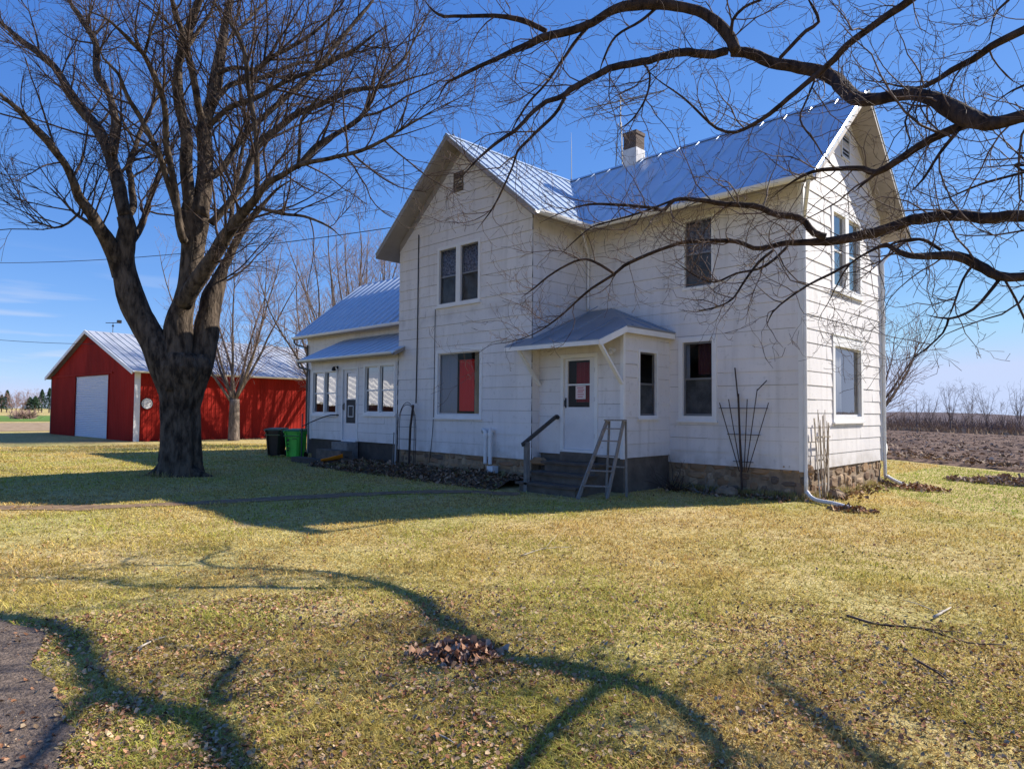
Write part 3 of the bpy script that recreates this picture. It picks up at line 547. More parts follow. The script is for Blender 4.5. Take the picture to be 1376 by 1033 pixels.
# roofs
def ribs_on(b, P, s_dir, sp, wd, ht, ph=.3):
    P = np.asarray(P, float); n = np.cross(P[1] - P[0], P[2] - P[0]); n /= np.linalg.norm(n)
    if n[2] < 0: n = -n
    s = np.array(s_dir, float); s -= n * (s @ n); s /= np.linalg.norm(s); a = np.cross(s, n); o = P[0]
    Q = [((p - o) @ a, (p - o) @ s) for p in P]; lo_, hi_ = min(q[0] for q in Q), max(q[0] for q in Q)
    c = math.ceil((lo_ - ph * sp) / sp) * sp + ph * sp
    while c < hi_ - .02:
        ys = []
        for (x0, y0), (x1, y1) in zip(Q, Q[1:] + Q[:1]):
            if (x0 - c) * (x1 - c) < 0: ys.append(y0 + (y1 - y0) * (c - x0) / (x1 - x0))
        if len(ys) >= 2 and max(ys) - min(ys) > .15:
            y0, y1 = min(ys), max(ys) - .16; f = lambda x, y, h: o + a * x + s * y + n * h
            b.hexa([f(c - wd, y0, 0), f(c + wd, y0, 0), f(c + wd, y1, 0), f(c - wd, y1, 0), f(c - wd * .45, y0, ht), f(c + wd * .45, y0, ht), f(c + wd * .45, y1, ht), f(c - wd * .45, y1, ht)])
        c += sp
def prism(b, P, t0, t1):
    P = np.asarray(P, float); k = len(P); V = np.vstack([P + [0, 0, t1], P + [0, 0, t0]])
    b.add(V, [tuple(range(k)), tuple(range(2 * k - 1, k - 1, -1))] + [(i, i + k, (i + 1) % k + k, (i + 1) % k) for i in range(k)])
def roof(P, s_dir, parent, m=None, sp=.61, wd=.028, ht=.045, ph=.3, sof=.13, name='roof'):
    b = MB(); prism(b, P, -.03, 0); ribs_on(b, P, s_dir, sp, wd, ht, ph); r = b.build(name, m or M_ROOF, parent)
    if sof:
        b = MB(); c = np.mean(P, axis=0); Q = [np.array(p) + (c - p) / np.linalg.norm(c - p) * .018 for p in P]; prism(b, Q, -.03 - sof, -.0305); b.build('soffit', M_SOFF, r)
    return r
ZR, ZE = 8.75, 5.98; APX = (-8.51, 2.53, ZR); GL, GR, GF = -11.87, -5.15, -2.73
roof([(GR, -.68, ZE), (.57, -.68, ZE), (.57, 2.53, ZR), APX], (0, 1, .86), HOUSE)
roof([(GR, GF, ZE), (GR, -.68, ZE), APX, (-8.51, GF, ZR)], (-1, 0, .82), HOUSE, sp=.46, ht=.03)
roof([(GL, 5.74, ZE), (GL, GF, ZE), (-8.51, GF, ZR), (-8.51, 5.74, ZR)], (1, 0, .82), HOUSE)
roof([(.57, 5.74, ZE), (GR, 5.74, ZE), APX, (.57, 2.53, ZR)], (0, -1, .86), HOUSE)
roof([(GR, 5.74, ZE), (-8.51, 5.74, ZR), APX], (-1, 0, .82), HOUSE)
roof([(-20.4, -1.0, 4.17), (-11.36, -1.0, 4.17), (-11.36, 2.2, 6.76), (-20.4, 2.2, 6.76)], (0, 1, .8), HOUSE, sp=.48, wd=.04, ht=.055)
roof([(-20.4, 5.4, 4.17), (-20.4, 2.2, 6.76), (-11.36, 2.2, 6.76), (-11.36, 5.4, 4.17)], (0, -1, .8), HOUSE)
roof([(-16.95, -2.56, 2.96), (-11.0, -2.56, 2.96), (-11.0, -2.2, 3.13), (-11.37, -2.2, 3.13), (-11.37, -.62, 3.86), (-16.85, -.62, 3.86)], (0, 1, .46), HOUSE, sp=.48, wd=.02, ht=.02, sof=.1)
b = MB()
for p, q, u in (((-8.45, 2.53, ZR), (.575, 2.53, ZR), (0, 1, 0)), ((-8.51, GF - .005, ZR + .002), (-8.51, 5.745, ZR + .002), (1, 0, 0))):   # folded ridge caps
    p, q, u = map(lambda a: np.array(a, float), (p, q, u)); d = np.array((0, 0, .026)); e = u * .13 - np.array((0, 0, .105)); g_ = -u * .13 - np.array((0, 0, .105))
    b.add([p + d, q + d, q + d + e, p + d + e, p + d + g_, q + d + g_], [(0, 3, 2, 1), (0, 1, 5, 4)])
b.build('ridge_cap', M_ROOF, HOUSE)
# entry porch: hipped roof running out as a canopy over the steps
PK = (-4.85, -.02, 3.88)
roof([(-6.12, -2.76, 2.76), (-3.22, -2.76, 2.76), (-3.02, -1.99, 3.12), PK, (-5.7, -.02, 3.88), (-5.7, -2.2, 2.99), (-6.12, -2.2, 2.99)], (0, 1, .41), HOUSE, M_PORCHROOF, sp=.7, wd=.016, ht=.018, sof=.09)
roof([(-3.02, -1.99, 3.12), (-3.02, -.02, 3.12), PK], (-1, 0, .41), HOUSE, M_PORCHROOF, sp=.7, wd=.016, ht=.018, sof=.09)
b = MB()
for u0, u1 in ((-6.1, -3.2),): b.box((u0, -2.775, 2.64), (u1, -2.745, 2.735))
b.bar((-3.205, -2.76, 2.67), (-3.02, -2.0, 3.03), .03, .13); b.box((-3.06, -2.02, 2.95), (-3.025, -.03, 3.07)); b.build('fascia', M_TRIM, HOUSE)
b = MB(); b.box((-5.74, -1.92, 2.86), (-3.2, -1.88, 2.97)); b.bar((-5.69, -1.94, 1.83), (-5.69, -2.70, 2.66), .09, .05); b.build('brace', M_TRIM, HOUSE)
b = MB(); b.bar((-3.22, -1.935, 1.83), (-3.22, -2.72, 2.66), .09, .05); b.build('brace', M_TRIM, HOUSE)
# gutters and downspouts
def gutter(p, q, out, r=.07, parent=HOUSE):
    b = MB(); p = np.array(p, float); q = np.array(q, float); out = np.array(out, float); prof = []
    for t in np.linspace(0, math.pi, 7): prof.append(-out * 0 + out * (r - r * math.cos(t)) + np.array([0, 0, -r * 1.25 * math.sin(t)]))
    prof += [prof[-1] + out * -.008 + np.array([0, 0, .0])] + [c * .86 + out * r * .14 for c in prof[5:0:-1]]
    k = len(prof); V = [p + c for c in prof] + [q + c for c in prof]; b.add(V, [(i, (i + 1) % k, (i + 1) % k + k, i + k) for i in range(k)]); return b.build('gutter', M_TRIM, parent)
gutter((GR + .03, -.69, ZE - .03), (.55, -.69, ZE - .03), (0, -1, 0), .085)
gutter((GR + .01, GF + .02, ZE - .03), (GR + .01, -.84, ZE - .03), (1, 0, 0), .085)
gutter((-20.38, -1.01, 4.13), (-11.4, -1.01, 4.13), (0, -1, 0), .07)
gutter((-16.93, -2.57, 2.93), (-11.05, -2.57, 2.93), (0, -1, 0), .055)
M_PIPE = mat('white_downspout', (.78, .77, .75), .4, var=.12, scale=4)
def pipe(pts, r, name, parent, m, label=None):
    b = MB(); b.tube(spline(pts, .08), r, 8); o = b.build(name, m, parent, smooth=True); tag(o, label); return o
pipe([(.42, -.72, 5.85), (.30, -.5, 5.62), (.075, -.055, 5.3), (.06, -.05, 4.9), (.06, -.05, 2.5), (.06, -.05, -.2), (.09, -.07, -.42), (.3, -.2, -.54), (.75, -.48, -.545), (1.15, -.75, -.56)], .042, 'downspout', HOUSE, M_PIPE, 'white downspout on the near corner')
pipe([(.4, 5.72, 5.85), (.25, 5.45, 5.55), (.07, 5.12, 5.2), (.06, 5.1, 4.8), (.06, 5.1, 2.5), (.06, 5.1, -.2), (.15, 5.02, -.42), (.6, 4.65, -.56), (1.05, 4.15, -.62)], .045, 'downspout', HOUSE, M_PIPE, 'downspout on the far corner')
pipe([(-5.28, -.82, 5.85), (-5.45, -.5, 5.7), (-5.66, -.07, 5.4), (-5.67, -.06, 5.2), (-5.67, -.06, 4.5), (-5.67, -.06, 3.93)], .035, 'downspout', HOUSE, M_PIPE)
pipe([(-20.3, -1.06, 4.05), (-20.25, -1.0, 3.85), (-19.9, -.72, 3.7), (-19.9, -.66, 3.5), (-19.9, -.66, 0), (-19.9, -.66, -.5)], .035, 'downspout', HOUSE, M_CONC)
pipe([(-16.9, -2.6, 2.87), (-16.9, -2.55, 2.7), (-16.75, -2.26, 2.6), (-16.75, -2.24, 2.4), (-16.75, -2.24, .3), (-16.75, -2.24, -.4)], .035, 'downspout', HOUSE, MATS['storm_frame'])
# gable vents
def vent(w, u0, u1, z0, z1, fr, sl):
    b = MB(); w.box(b, u0, u0 + .04, .004, .04, z0, z1); w.box(b, u1 - .04, u1, .004, .04, z0, z1); w.box(b, u0, u1, .004, .039, z0, z0 + .04); w.box(b, u0, u1, .004, .039, z1 - .04, z1)
    o = b.build('gable_vent', fr, HOUSE); b = MB(); w.box(b, u0 + .04, u1 - .04, .003, .01, z0 + .04, z1 - .04); b.build('vent_backing', M_BLK, o); b = MB(); n = int((z1 - z0) / .09)
    for i in range(n): z = z0 + .05 + i * (z1 - z0 - .1) / n; b.hexa([w.p(u0 + .04, .012, z + .045), w.p(u1 - .04, .012, z + .045), w.p(u1 - .04, .036, z), w.p(u0 + .04, .036, z), w.p(u0 + .04, .012, z + .055), w.p(u1 - .04, .012, z + .055), w.p(u1 - .04, .036, z + .012), w.p(u0 + .04, .036, z + .012)])
    b.build('louvre', sl, o)
vent(w_right, 2.30, 2.86, 7.25, 7.95, M_TRIM, M_SASH); vent(w_gab, 2.55, 2.95, 7.30, 7.85, M_CONC, M_CONC)
# chimney
b = MB(); b.box((-6.24, 2.3, 8.3), (-5.76, 2.76, 9.08)); b.build('chimney_base', mat('whitewash', (.72, .70, .68), .8, var=.3, scale=4, bump=.3), HOUSE)
M_BRICK = None
def brick():
    m = bpy.data.materials.new('chimney_brick'); m.use_nodes = True; n = m.node_tree; b = n.nodes['Principled BSDF']; t = n.nodes.new('ShaderNodeTexCoord'); k = n.nodes.new('ShaderNodeTexBrick')
    mp_ = n.nodes.new('ShaderNodeMapping'); mp_.inputs['Rotation'].default_value = (R(90), 0, R(45)); n.links.new(t.outputs['Object'], mp_.inputs[0]); n.links.new(mp_.outputs[0], k.inputs['Vector'])
    k.inputs['Color1'].default_value = (.11, .065, .045, 1); k.inputs['Color2'].default_value = (.07, .045, .035, 1); k.inputs['Mortar'].default_value = (.14, .11, .09, 1); k.inputs['Scale'].default_value = 1; k.inputs['Brick Width'].default_value = .2; k.inputs['Row Height'].default_value = .07; k.inputs['Mortar Size'].default_value = .008
    n.links.new(k.outputs[0], b.inputs['Base Color']); b.inputs['Roughness'].default_value = .9; return m
M_BRICK = brick()
b = MB(); b.box((-6.225, 2.315, 9.08), (-5.775, 2.745, 9.50)); b.box((-6.245, 2.295, 9.50), (-5.755, 2.765, 9.60)); b.build('chimney', M_BRICK, HOUSE)
# foundations
def stones(b, A, B, out, z0, z1, rr):
    A = np.array(A, float); B = np.array(B, float); ln = np.linalg.norm(B - A); d = (B - A) / ln; out = np.array(out, float); z = z0
    ico = []
    while z < z1 - .04:
        h = rr.uniform(.13, .26); u = 0
        while u < ln:
            w = rr.choice((rr.uniform(.12, .25), rr.uniform(.2, .62))); hh = h * rr.uniform(.6, 1.35); c = A + d * (u + w / 2) + np.array([0, 0, z + hh / 2 + rr.uniform(-.05, .05)]) + out * rr.uniform(-.034, .004); th = [i * math.pi / 5 for i in range(10)]
            V = [c + out * rr.uniform(.03, .05) + d * rr.uniform(-.03, .03)]
            for ring, (s, o) in enumerate(((.62, .038), (.95, .004), (1.02, -.05))):
                for t in th:
                    j = rr.uniform(.78, 1.14); cx, cz = math.cos(t), math.sin(t); cx = math.copysign(abs(cx) ** .7, cx); cz = math.copysign(abs(cz) ** .7, cz)
                    V.append(c + d * cx * w * .5 * s * j + np.array([0, 0, 1]) * cz * hh * .5 * s * j + out * (o + rr.uniform(-.006, .012)))
            f = [(0, 1 + i, 1 + (i + 1) % 10) for i in range(10)] + [(1 + r * 10 + i, 11 + r * 10 + i, 11 + r * 10 + (i + 1) % 10, 1 + r * 10 + (i + 1) % 10) for r in range(2) for i in range(10)]
            b.add(V, f); u += w * 1.02
        z += h
rr = random.Random(3)
b = MB(); b.box((-5.70, .03, -.9), (-.03, 5.03, -.004)); b.box((-11.31, -2.14, -.9), (-5.77, 5.03, -.005)); FB = b.build('foundation', M_STONE_BASE, HOUSE)
for A, B, o in (((-3.1, .03), (-.03, .03), (0, -1, 0)), ((-.03, .03), (-.03, 5.03), (1, 0, 0)), ((-11.2, -2.14), (-5.77, -2.14), (0, -1, 0))):
    b = MB(); stones(b, (*A, 0), (*B, 0), o, -.72, -.03, rr)
    b.build('fieldstone', rand_mat('fieldstones', [(.40, .26, .15), (.20, .13, .085), (.48, .35, .22), (.32, .19, .10), (.15, .115, .09), (.42, .30, .18), (.27, .15, .09)], .85) if 'fieldstones' not in MATS else MATS['fieldstones'], FB, smooth=False)
b = MB(); b.box((-5.70, -1.86, -.9), (-3.23, .02, .165)); b.build('porch_foundation', M_CONC, HOUSE)
b = MB(); b.box((-16.65, -2.15, -.9), (-11.36, -.4, .145)); b.box((-19.97, -.57, -.9), (-11.36, 4.97, .144)); b.build('wing_foundation', mat('dark_block', (.09, .072, .058), .9, var=.35, scale=4, bump=.4), HOUSE)
# cables down the gable
b = MB()
b.tube([(-10.38, -2.20, 6.4), (-10.38, -2.20, 4), (-10.40, -2.205, 1.4)], .016, 6); b.build('cable', M_BLK, HOUSE)
b = MB(); b.tube(spline([(-9.55, -2.2, 4.1), (-9.56, -2.2, 3), (-9.57, -2.2, 1.2), (-9.63, -2.2, .4), (-9.72, -2.21, -.3)], .3), .009, 5); b.build('cable', M_BLK, HOUSE)
# entry steps: worn planks on block risers
ST = thing('entry_steps', 'dark worn wooden steps up to the white entry door', 'steps', (-4.45, -2.6, GZ))
M_PLANK = mat('weathered_plank', (.14, .105, .08), .85, var=.45, scale=5, stretch=(1, 8, 8), bump=.5, bscale=20)
for i, (z, y0, y1, x0, x1) in enumerate(((.03, -2.45, -1.9, -5.15, -3.5), (-.19, -2.85, -2.42, -5.2, -3.45), (-.40, -3.25, -2.82, -5.2, -3.4))):
    b = MB(); b.box((x0, y0 - .03, z - .05), (x1, y1, z)); b.build('tread', M_PLANK, ST)
    b = MB(); b.box((x0 + .08, y0 + .03, -.72), (x1 - .08, y1 - .004 + .02, z - .052)); b.build('riser', M_CONC, ST)
b = MB(); b.box((-4.95, -2.02, .035), (-3.95, -1.91, .235)); b.build('threshold', M_CONC, ST)
HR = thing('handrail', 'grey wooden handrail on a post beside the entry steps', 'handrail', (-5.05, -3.1, GZ))
M_GREYWOOD = mat('grey_wood', (.24, .215, .19), .85, var=.4, scale=6, stretch=(8, 8, 1), bump=.4)
b = MB(); b.box((-4.93, -3.28, -.68), (-4.83, -3.18, .50)); b.build('post', M_GREYWOOD, HR)
b = MB(); b.bar((-4.90, -3.36, .44), (-5.12, -1.98, 1.06), .045, .085); b.build('rail', mat('dark_rail', (.07, .065, .06), .7, var=.3), HR)
b = MB(); b.lathe((-5.12, -1.885, 1.06), [(.05, 0), (.06, .02), (.055, .09), (.03, .1)], 12, (0, -1, 0)); b.build('bracket', M_BLK, HR)
# sun porch steps
SS = thing('porch_steps', 'low concrete steps below the sun porch door', 'steps', (-14.0, -2.7, GZ))
b = MB(); b.box((-14.45, -2.62, -.75), (-13.5, -2.2, .12)); b.build('step', mat('pale_step', (.26, .24, .22), .9, var=.3), SS)
b = MB(); b.box((-14.75, -3.0, -.75), (-13.2, -2.6, -.12)); b.build('step', M_CONC, SS)
b = MB(); b.box((-15.9, -3.3, -.72), (-13.3, -2.98, -.42)); b.build('step', MATS['dark_block'], SS)
# pipe handrail by the sun porch
PR = thing('pipe_railing', 'thin dark pipe railing at the left corner of the sun porch', 'railing', (-16.6, -2.9, GZ))
b = MB(); b.tube([(-16.62, -2.55, -.75), (-16.62, -2.55, 1.03)], .024, 8); b.build('post', mat('green_pipe', (.02, .05, .05), .5), PR)
b = MB(); b.tube(spline([(-16.62, -2.56, .58), (-15.6, -2.5, .85), (-15.0, -2.35, 1.0), (-14.75, -2.19, 1.0)], .2), .02, 8); b.build('rail', M_BLK, PR)
# wall lamps
def lamp(loc, label, dark):
    t = thing('wall_lamp', label, 'lamp', loc, None); x, y, z = loc; m = M_BLK if dark else M_TRIM
    b = MB(); b.lathe((x, y, z), [(.06, 0), (.06, .02), (.03, .035)], 12, (0, -1, 0)); b.tube(spline([(x, y - .02, z), (x, y - .1, z + .04), (x, y - .16, z)], .03), .012, 6); b.build('bracket', m, t)
    b = MB()
    if dark: b.lathe((x, y - .16, z - .12), [(.025, 0), (.075, .02), (.05, .12), (.015, .15)], 12); b.build('lamp_shade', m, t)
    else: b.lathe((x, y - .14, z - .13), [(.02, 0), (.06, .03), (.065, .08), (.035, .13)], 12); b.build('lamp_globe', mat('cloudy_glass', (.55, .52, .46), .3), t)
lamp((-14.86, -2.19, 2.62), 'black wall lamp left of the sun porch door', True)
lamp((-3.46, -1.915, 2.58), 'small pale globe lamp behind the entry porch brace', False)
# notice on the entry door
NT = thing('paper_notice', 'pink and white paper notice taped to the entry door glass', 'notice', (-4.44, -1.93, 1.5))
b = MB(); b.box((-4.60, -1.862, 1.49), (-4.30, -1.858, 1.80)); b.build('sheet', mat('notice_paper', (.72, .60, .60), .8), NT)
b = MB()
for z, u0, u1 in ((1.755, -4.55, -4.36), (1.70, -4.53, -4.34), (1.66, -4.54, -4.37), (1.60, -4.54, -4.35), (1.545, -4.53, -4.38)):
    b.box((u0, -1.8655, z - .009), (u1, -1.8625, z + .009))
b.build('printing', mat('red_ink', (.50, .10, .13), .8), NT)

# PVC vents
VP = thing('vent_pipes', 'pair of white plastic vent pipes bent out of the gable wall', 'vent pipe', (-7.1, -2.3, GZ))
for x, zt, hk in ((-7.24, .66, -.16), (-7.06, .68, .0)):
    b = MB(); b.tube(spline([(x + hk, -2.16, zt - .02), (x + hk, -2.27, zt), (x + hk * .5, -2.32, zt + .04), (x, -2.32, zt - .05), (x, -2.32, zt - .25), (x, -2.32, -.18)], .05), .052, 12); b.build('pipe', M_PIPE, VP, smooth=True)
    b = MB(); b.lathe((x, -2.32, zt - .14), [(.06, 0), (.066, .02), (.066, .08), (.058, .1)], 14); b.build('elbow', M_TRIM, VP)
b = MB(); b.box((-7.08, -2.42, -.50), (-6.86, -2.22, -.22)); b.tube([(-6.97, -2.32, -.7), (-6.97, -2.32, -.4)], .04, 8); b.build('box', M_TRIM, VP)

# step ladder leaning open at the steps
LD = thing('step_ladder', 'weathered wooden stepladder standing at the entry steps', 'ladder', (-2.95, -3.3, GZ))
M_LAD = mat('ladder_wood', (.30, .27, .24), .8, var=.45, scale=7, stretch=(8, 8, 1), bump=.3)
bl, br_, tl, tr = np.array((-3.22, -3.45, -.6)), np.array((-2.80, -3.02, -.62)), np.array((-3.10, -2.62, 1.0)), np.array((-2.83, -2.40, 1.0))
b = MB(); b.bar(bl, tl, .035, .08); b.bar(br_, tr, .035, .08); b.build('side_rail', M_LAD, LD)
for t in (.17, .36, .55, .74, .90):
    b = MB(); p, q = bl + (tl - bl) * t, br_ + (tr - br_) * t; b.bar(p, q, .10, .025); b.build('step', M_LAD, LD)
b = MB(); b.bar(tl + (-.06, -.03, .02), tr + (.06, .03, .02), .16, .03); b.build('top_cap', M_LAD, LD)
b = MB(); rl, rr_ = bl + np.array((.12, .80, 0)), br_ + np.array((.05, .62, 0)); b.bar(tl + (0, .08, 0), rl, .03, .04); b.bar(tr + (0, .08, 0), rr_, .03, .04); b.bar(rl + (tl - rl) * .4, rr_ + (tr - rr_) * .4, .03); b.build('rear_leg', M_LAD, LD)

# trellises
M_DKWOOD = mat('dark_lath', (.07, .045, .035), .8, var=.4)
T1 = thing('fan_trellis', 'dark fan shaped trellis against the front wall', 'trellis', (-1.25, -.12, GZ))
b = MB()
for xt, zt in ((-1.84, 1.42), (-1.62, 1.50), (-1.40, 1.62), (-1.18, 1.50), (-.95, 1.72), (-.70, 1.42)): b.bar((-1.26 + (xt + 1.26) * .16, -.13, -.1), (xt, -.10, zt), .022, .012)
b.bar((-1.28, -.16, -.66), (-1.38, -.12, 1.62), .04, .03); b.bar((-1.39, -.12, 1.55), (-1.47, -.09, 2.2), .022); b.bar((-.96, -.1, 1.68), (-.74, -.09, 1.9), .018)
b.build('lath', M_DKWOOD, T1)
for z, x0, x1 in ((1.30, -1.86, -.72), (.72, -1.66, -.90), (.12, -1.52, -1.06)): b = MB(); b.bar((x0, -.085, z), (x1, -.085, z), .03, .014); b.build('cross_lath', M_DKWOOD, T1)
T2 = thing('slat_trellis', 'bleached wooden slat trellis with vine stems on the sunlit wall', 'trellis', (.2, .55, GZ))
M_BLEACH = mat('bleached_lath', (.50, .44, .37), .8, var=.35, scale=6)
b = MB()
for y0, y1, zt in ((.33, .20, 1.45), (.48, .48, 1.30), (.62, .68, 1.50), (.78, .98, 1.35)): b.bar((.20, y0, -.66), (.14, y1, zt - .35), .045, .018)
b.build('lath', M_BLEACH, T2)
for z, y0, y1 in ((-.30, .28, .86), (.22, .22, .92), (.70, .18, 1.0)): b = MB(); b.bar((.17, y0, z), (.17, y1, z), .018, .04); b.build('cross_lath', M_BLEACH, T2)
b = MB(); rv = random.Random(5)
for i in range(9):
    y = rv.uniform(.15, 1.0); pts = [(.22 + rv.uniform(-.03, .05), .5 + (y - .5) * t + rv.uniform(-.06, .06), -.62 + t * rv.uniform(1.2, 2.0)) for t in (0, .25, .5, .75, 1)]; b.tube(spline(pts, .1), .007, 5)
b.build('vine', mat('dry_vine', (.34, .27, .20), .9, var=.4), T2)
T3 = thing('wire_arch', 'rusty wire arch trellis in the bed below the gable', 'trellis', (-10.45, -2.5, GZ))
b = MB()
for o in (0, .07): b.tube(spline([(-10.85 + o, -2.5, -.5), (-10.87 + o, -2.5, .7), (-10.72 + o * .5, -2.5, 1.22), (-10.42, -2.5, 1.42 - o), (-10.13 - o * .5, -2.5, 1.22), (-10.0 - o, -2.5, .7), (-10.02 - o, -2.5, -.5)], .1), .010, 5)
for z in (0, .35, .7, 1.05): b.tube([(-10.86, -2.5, z), (-10.01, -2.5, z)], .006, 4)
b.build('wire', mat('rusty_wire', (.05, .035, .03), .7, metal=.3), T3); b = MB(); b.tube([(-10.42, -2.42, -.6), (-10.42, -2.38, .7), (-10.40, -2.3, 1.35)], .035, 7); b.build('stake', M_DKWOOD, T3)
o = MB(); o.tube([(-11.1, -2.42, -.55), (-11.1, -2.40, 1.05)], .022, 7); o.lathe((-11.1, -2.40, 1.05), [(.03, 0), (.03, .04)], 8); tag(o.build('garden_stake', mat('pale_stake', (.5, .49, .48), .6)), 'tall pale stake where sun porch and gable meet', 'stake')
o = MB(); o.tube([(-10.95, -2.62, -.5), (-10.93, -2.6, .5)], .014, 6); o.lathe((-10.93, -2.6, .5), [(.02, 0), (.02, .03)], 6); tag(o.build('garden_stake', M_GREYWOOD), 'short thin stake just left of the wire arch', 'stake')

# bins
def bin_(loc, rz, m, ml, label, marks):
    t = thing('wheelie_bin', label, 'bin', loc, 'wheelie bins by the sun porch'); t.rotation_euler[2] = rz; ORG[t.name] = np.zeros(3)
    b = MB(); prof = [(.24, .27, .06), (.30, .34, .92), (.33, .37, .93), (.33, .37, .99)]
    V = []
    for (x, y, z) in prof:
        for sx_, sy_ in ((-1, -1), (1, -1), (1, 1), (-1, 1)):
            for k in (0, 1):
                c = .07; V.append((sx_ * (x - (c if k == (0 if sx_ * sy_ > 0 else 1) else 0)), sy_ * (y - (c if k == (1 if sx_ * sy_ > 0 else 0) else 0)), z))
    n = 8; f = [(i * n + j, i * n + (j + 1) % n, (i + 1) * n + (j + 1) % n, (i + 1) * n + j) for i in range(3) for j in range(n)] + [tuple(range(n - 1, -1, -1))]; b.add(V, f); b.build('body', m, t)
    b = MB(); b.hexa([(-.34, -.39, .995), (.34, -.39, .995), (.34, .37, 1.0), (-.34, .37, 1.0), (-.30, -.34, 1.045), (.30, -.34, 1.045), (.30, .34, 1.075), (-.30, .34, 1.075)]); b.tube([(-.3, .40, 1.0), (.3, .40, 1.0)], .02, 6); b.build('lid', ml, t)
    for s in (-1, 1): b = MB(); b.lathe((s * .27 - .03, .27, .12), [(.05, 0), (.12, .005), (.12, .055), (.05, .06)], 16, (1, 0, 0)); b.build('wheel', M_BLK, t)
    b = MB(); b.box((-.30, -.345, .80), (.30, -.318, .84)); b.build('lift_bar', ml, t)
    if marks:
        b = MB()
        for (x, z, w, h) in ((-.17, .62, .07, .09), (-.16, .5, .05, .05), (-.18, .36, .09, .04), (-.16, .28, .05, .05), (.05, .70, .16, .025)): b.box((x, -.345 + (1 - z) * .055, z), (x + w, -.338 + (1 - z) * .085, z + h))
        b.build('label_mark', M_BLK, t)
    return t
M_GREEN = mat('green_plastic', (.10, .60, .08), .42, var=.12, scale=3); M_BROWN = mat('brown_plastic', (.03, .022, .02), .4, var=.3); M_GREEND = mat('dark_green_lid', (.03, .16, .05), .45)
p = at(397, 611, 24.6); bin_((p[0], p[1], float(ground(p[0], p[1]))), R(34), M_GREEN, M_GREEND, 'green wheelie bin nearest the sun porch', True)
p = at(371, 609, 25.3); bin_((p[0], p[1], float(ground(p[0], p[1]))), R(38), M_BROWN, mat('olive_lid', (.10, .12, .05), .5), 'dark brown wheelie bin left of the green one', False)
# orange scoop
p = at(446, 624, 21.2); p[2] = float(bedz(p[0], p[1])) if p[0] > -14.2 else float(ground(p[0], p[1])); OS = thing('plastic_scoop', 'orange plastic scoop lying on the ground below the sun porch', 'scoop', (p[0], p[1], float(ground(p[0], p[1]))))
b = MB(); a = np.array(RT * .98 + FW * .2); a[2] = 0; a /= np.linalg.norm(a); c = np.array([-a[1], a[0], 0]); V = []
for i in range(9):
    t = i / 8; w = .07 + .13 * math.sin(min(1, t * 1.3) * math.pi / 2); h = .05 + .10 * t
    for j in range(7): s = j / 6 * 2 - 1; V.append(p + np.array([0, 0, .03]) + a * (t - .5) * .68 + c * s * w + np.array([0, 0, h * (s * s) + .09 * t * t]))
    for j in range(7): s = j / 6 * 2 - 1; V.append(p + np.array([0, 0, .018]) + a * (t - .5) * .68 + c * s * w + np.array([0, 0, h * (s * s) + .09 * t * t]))
b.add(V, [(i * 14 + j, i * 14 + j + 1, i * 14 + j + 15, i * 14 + j + 14) for i in range(8) for j in range(6)] + [(i * 14 + 7 + j, i * 14 + 21 + j, i * 14 + 22 + j, i * 14 + 8 + j) for i in range(8) for j in range(6)]); b.build('scoop', mat('orange_plastic', (.95, .32, .02), .45), OS, smooth=True)
b = MB(); b.tube([p + a * .34 + np.array([0, 0, .16]), p + a * .5 + np.array([0, 0, .13])], .018, 6); b.build('handle', M_BLK, OS)

# propane tank behind the far corner
PT = thing('propane_tank', 'white propane tank half hidden behind the far house corner', 'tank', (-1.9, 9.1, GZ))
b = MB(); ax = np.array((1., -.15, 0)); ax /= np.linalg.norm(ax); b.lathe(np.array((-3.42, 9.33, .10)), [(.05, 0), (.25, .04), (.38, .14), (.45, .3), (.46, .5), (.46, 1.9), (.45, 2.1), (.38, 2.26), (.25, 2.36), (.05, 2.4)], 24, ax); b.build('tank', M_TRIM, PT, smooth=True)
b = MB(); b.box((-2.8, 8.9, -.68), (-2.55, 9.5, -.25)); b.box((-1.7, 8.75, -.68), (-1.45, 9.35, -.25)); b.build('support', M_CONC, PT)
# TV antenna tower and lightning rod
TV = thing('antenna_tower', 'slender lattice mast with television antenna behind the chimney', 'antenna', (-9.75, 7.0, GZ)); M_GALV = mat('galvanised', (.16, .16, .17), .5, metal=.4)
b = MB(); c0 = np.array((-9.75, 7.0)); ang = [R(90 + 120 * i) for i in range(3)]
def leg(i, z): r_ = .24 * (1 - .72 * max(0, min(1, (z - 9.5) / 3.3))); return np.array([c0[0] + r_ * math.cos(ang[i]), c0[1] + r_ * math.sin(ang[i]), z])
zs_ = list(np.arange(GZ, 12.9, .45))
for i in range(3):
    b.tube([leg(i, z) for z in zs_], .020, 5)
    for za, zb in zip(zs_, zs_[1:]): b.tube([leg(i, za), leg((i + 1) % 3, zb)], .009, 4)
b.tube([(*c0, 12.3), (*c0, 13.6)], .024, 6); b.build('mast', M_GALV, TV)
b = MB(); p0, p1 = at(786, 147, 28.6), at(893, 122, 25.2); b.tube([p0, p1], .028, 5); dd = (p1 - p0) / np.linalg.norm(p1 - p0); cr = np.cross(dd, (0, 0, 1)); cr /= np.linalg.norm(cr)
b.tube([p0 + (p1 - p0) * .22 - np.array([0, 0, .22]), p0 + (p1 - p0) * .72 - np.array([0, 0, .22])], .02, 5)
b.build('boom', M_GALV, TV); b = MB()
for i, t in enumerate(np.linspace(.02, .98, 16)): q = p0 + (p1 - p0) * t; l = .28 + .55 * t; b.tube([q - cr * l, q + cr * l + np.array([0, 0, .03 * (i % 3 - 1)])], .008, 4)
b.build('element', M_GALV, TV)
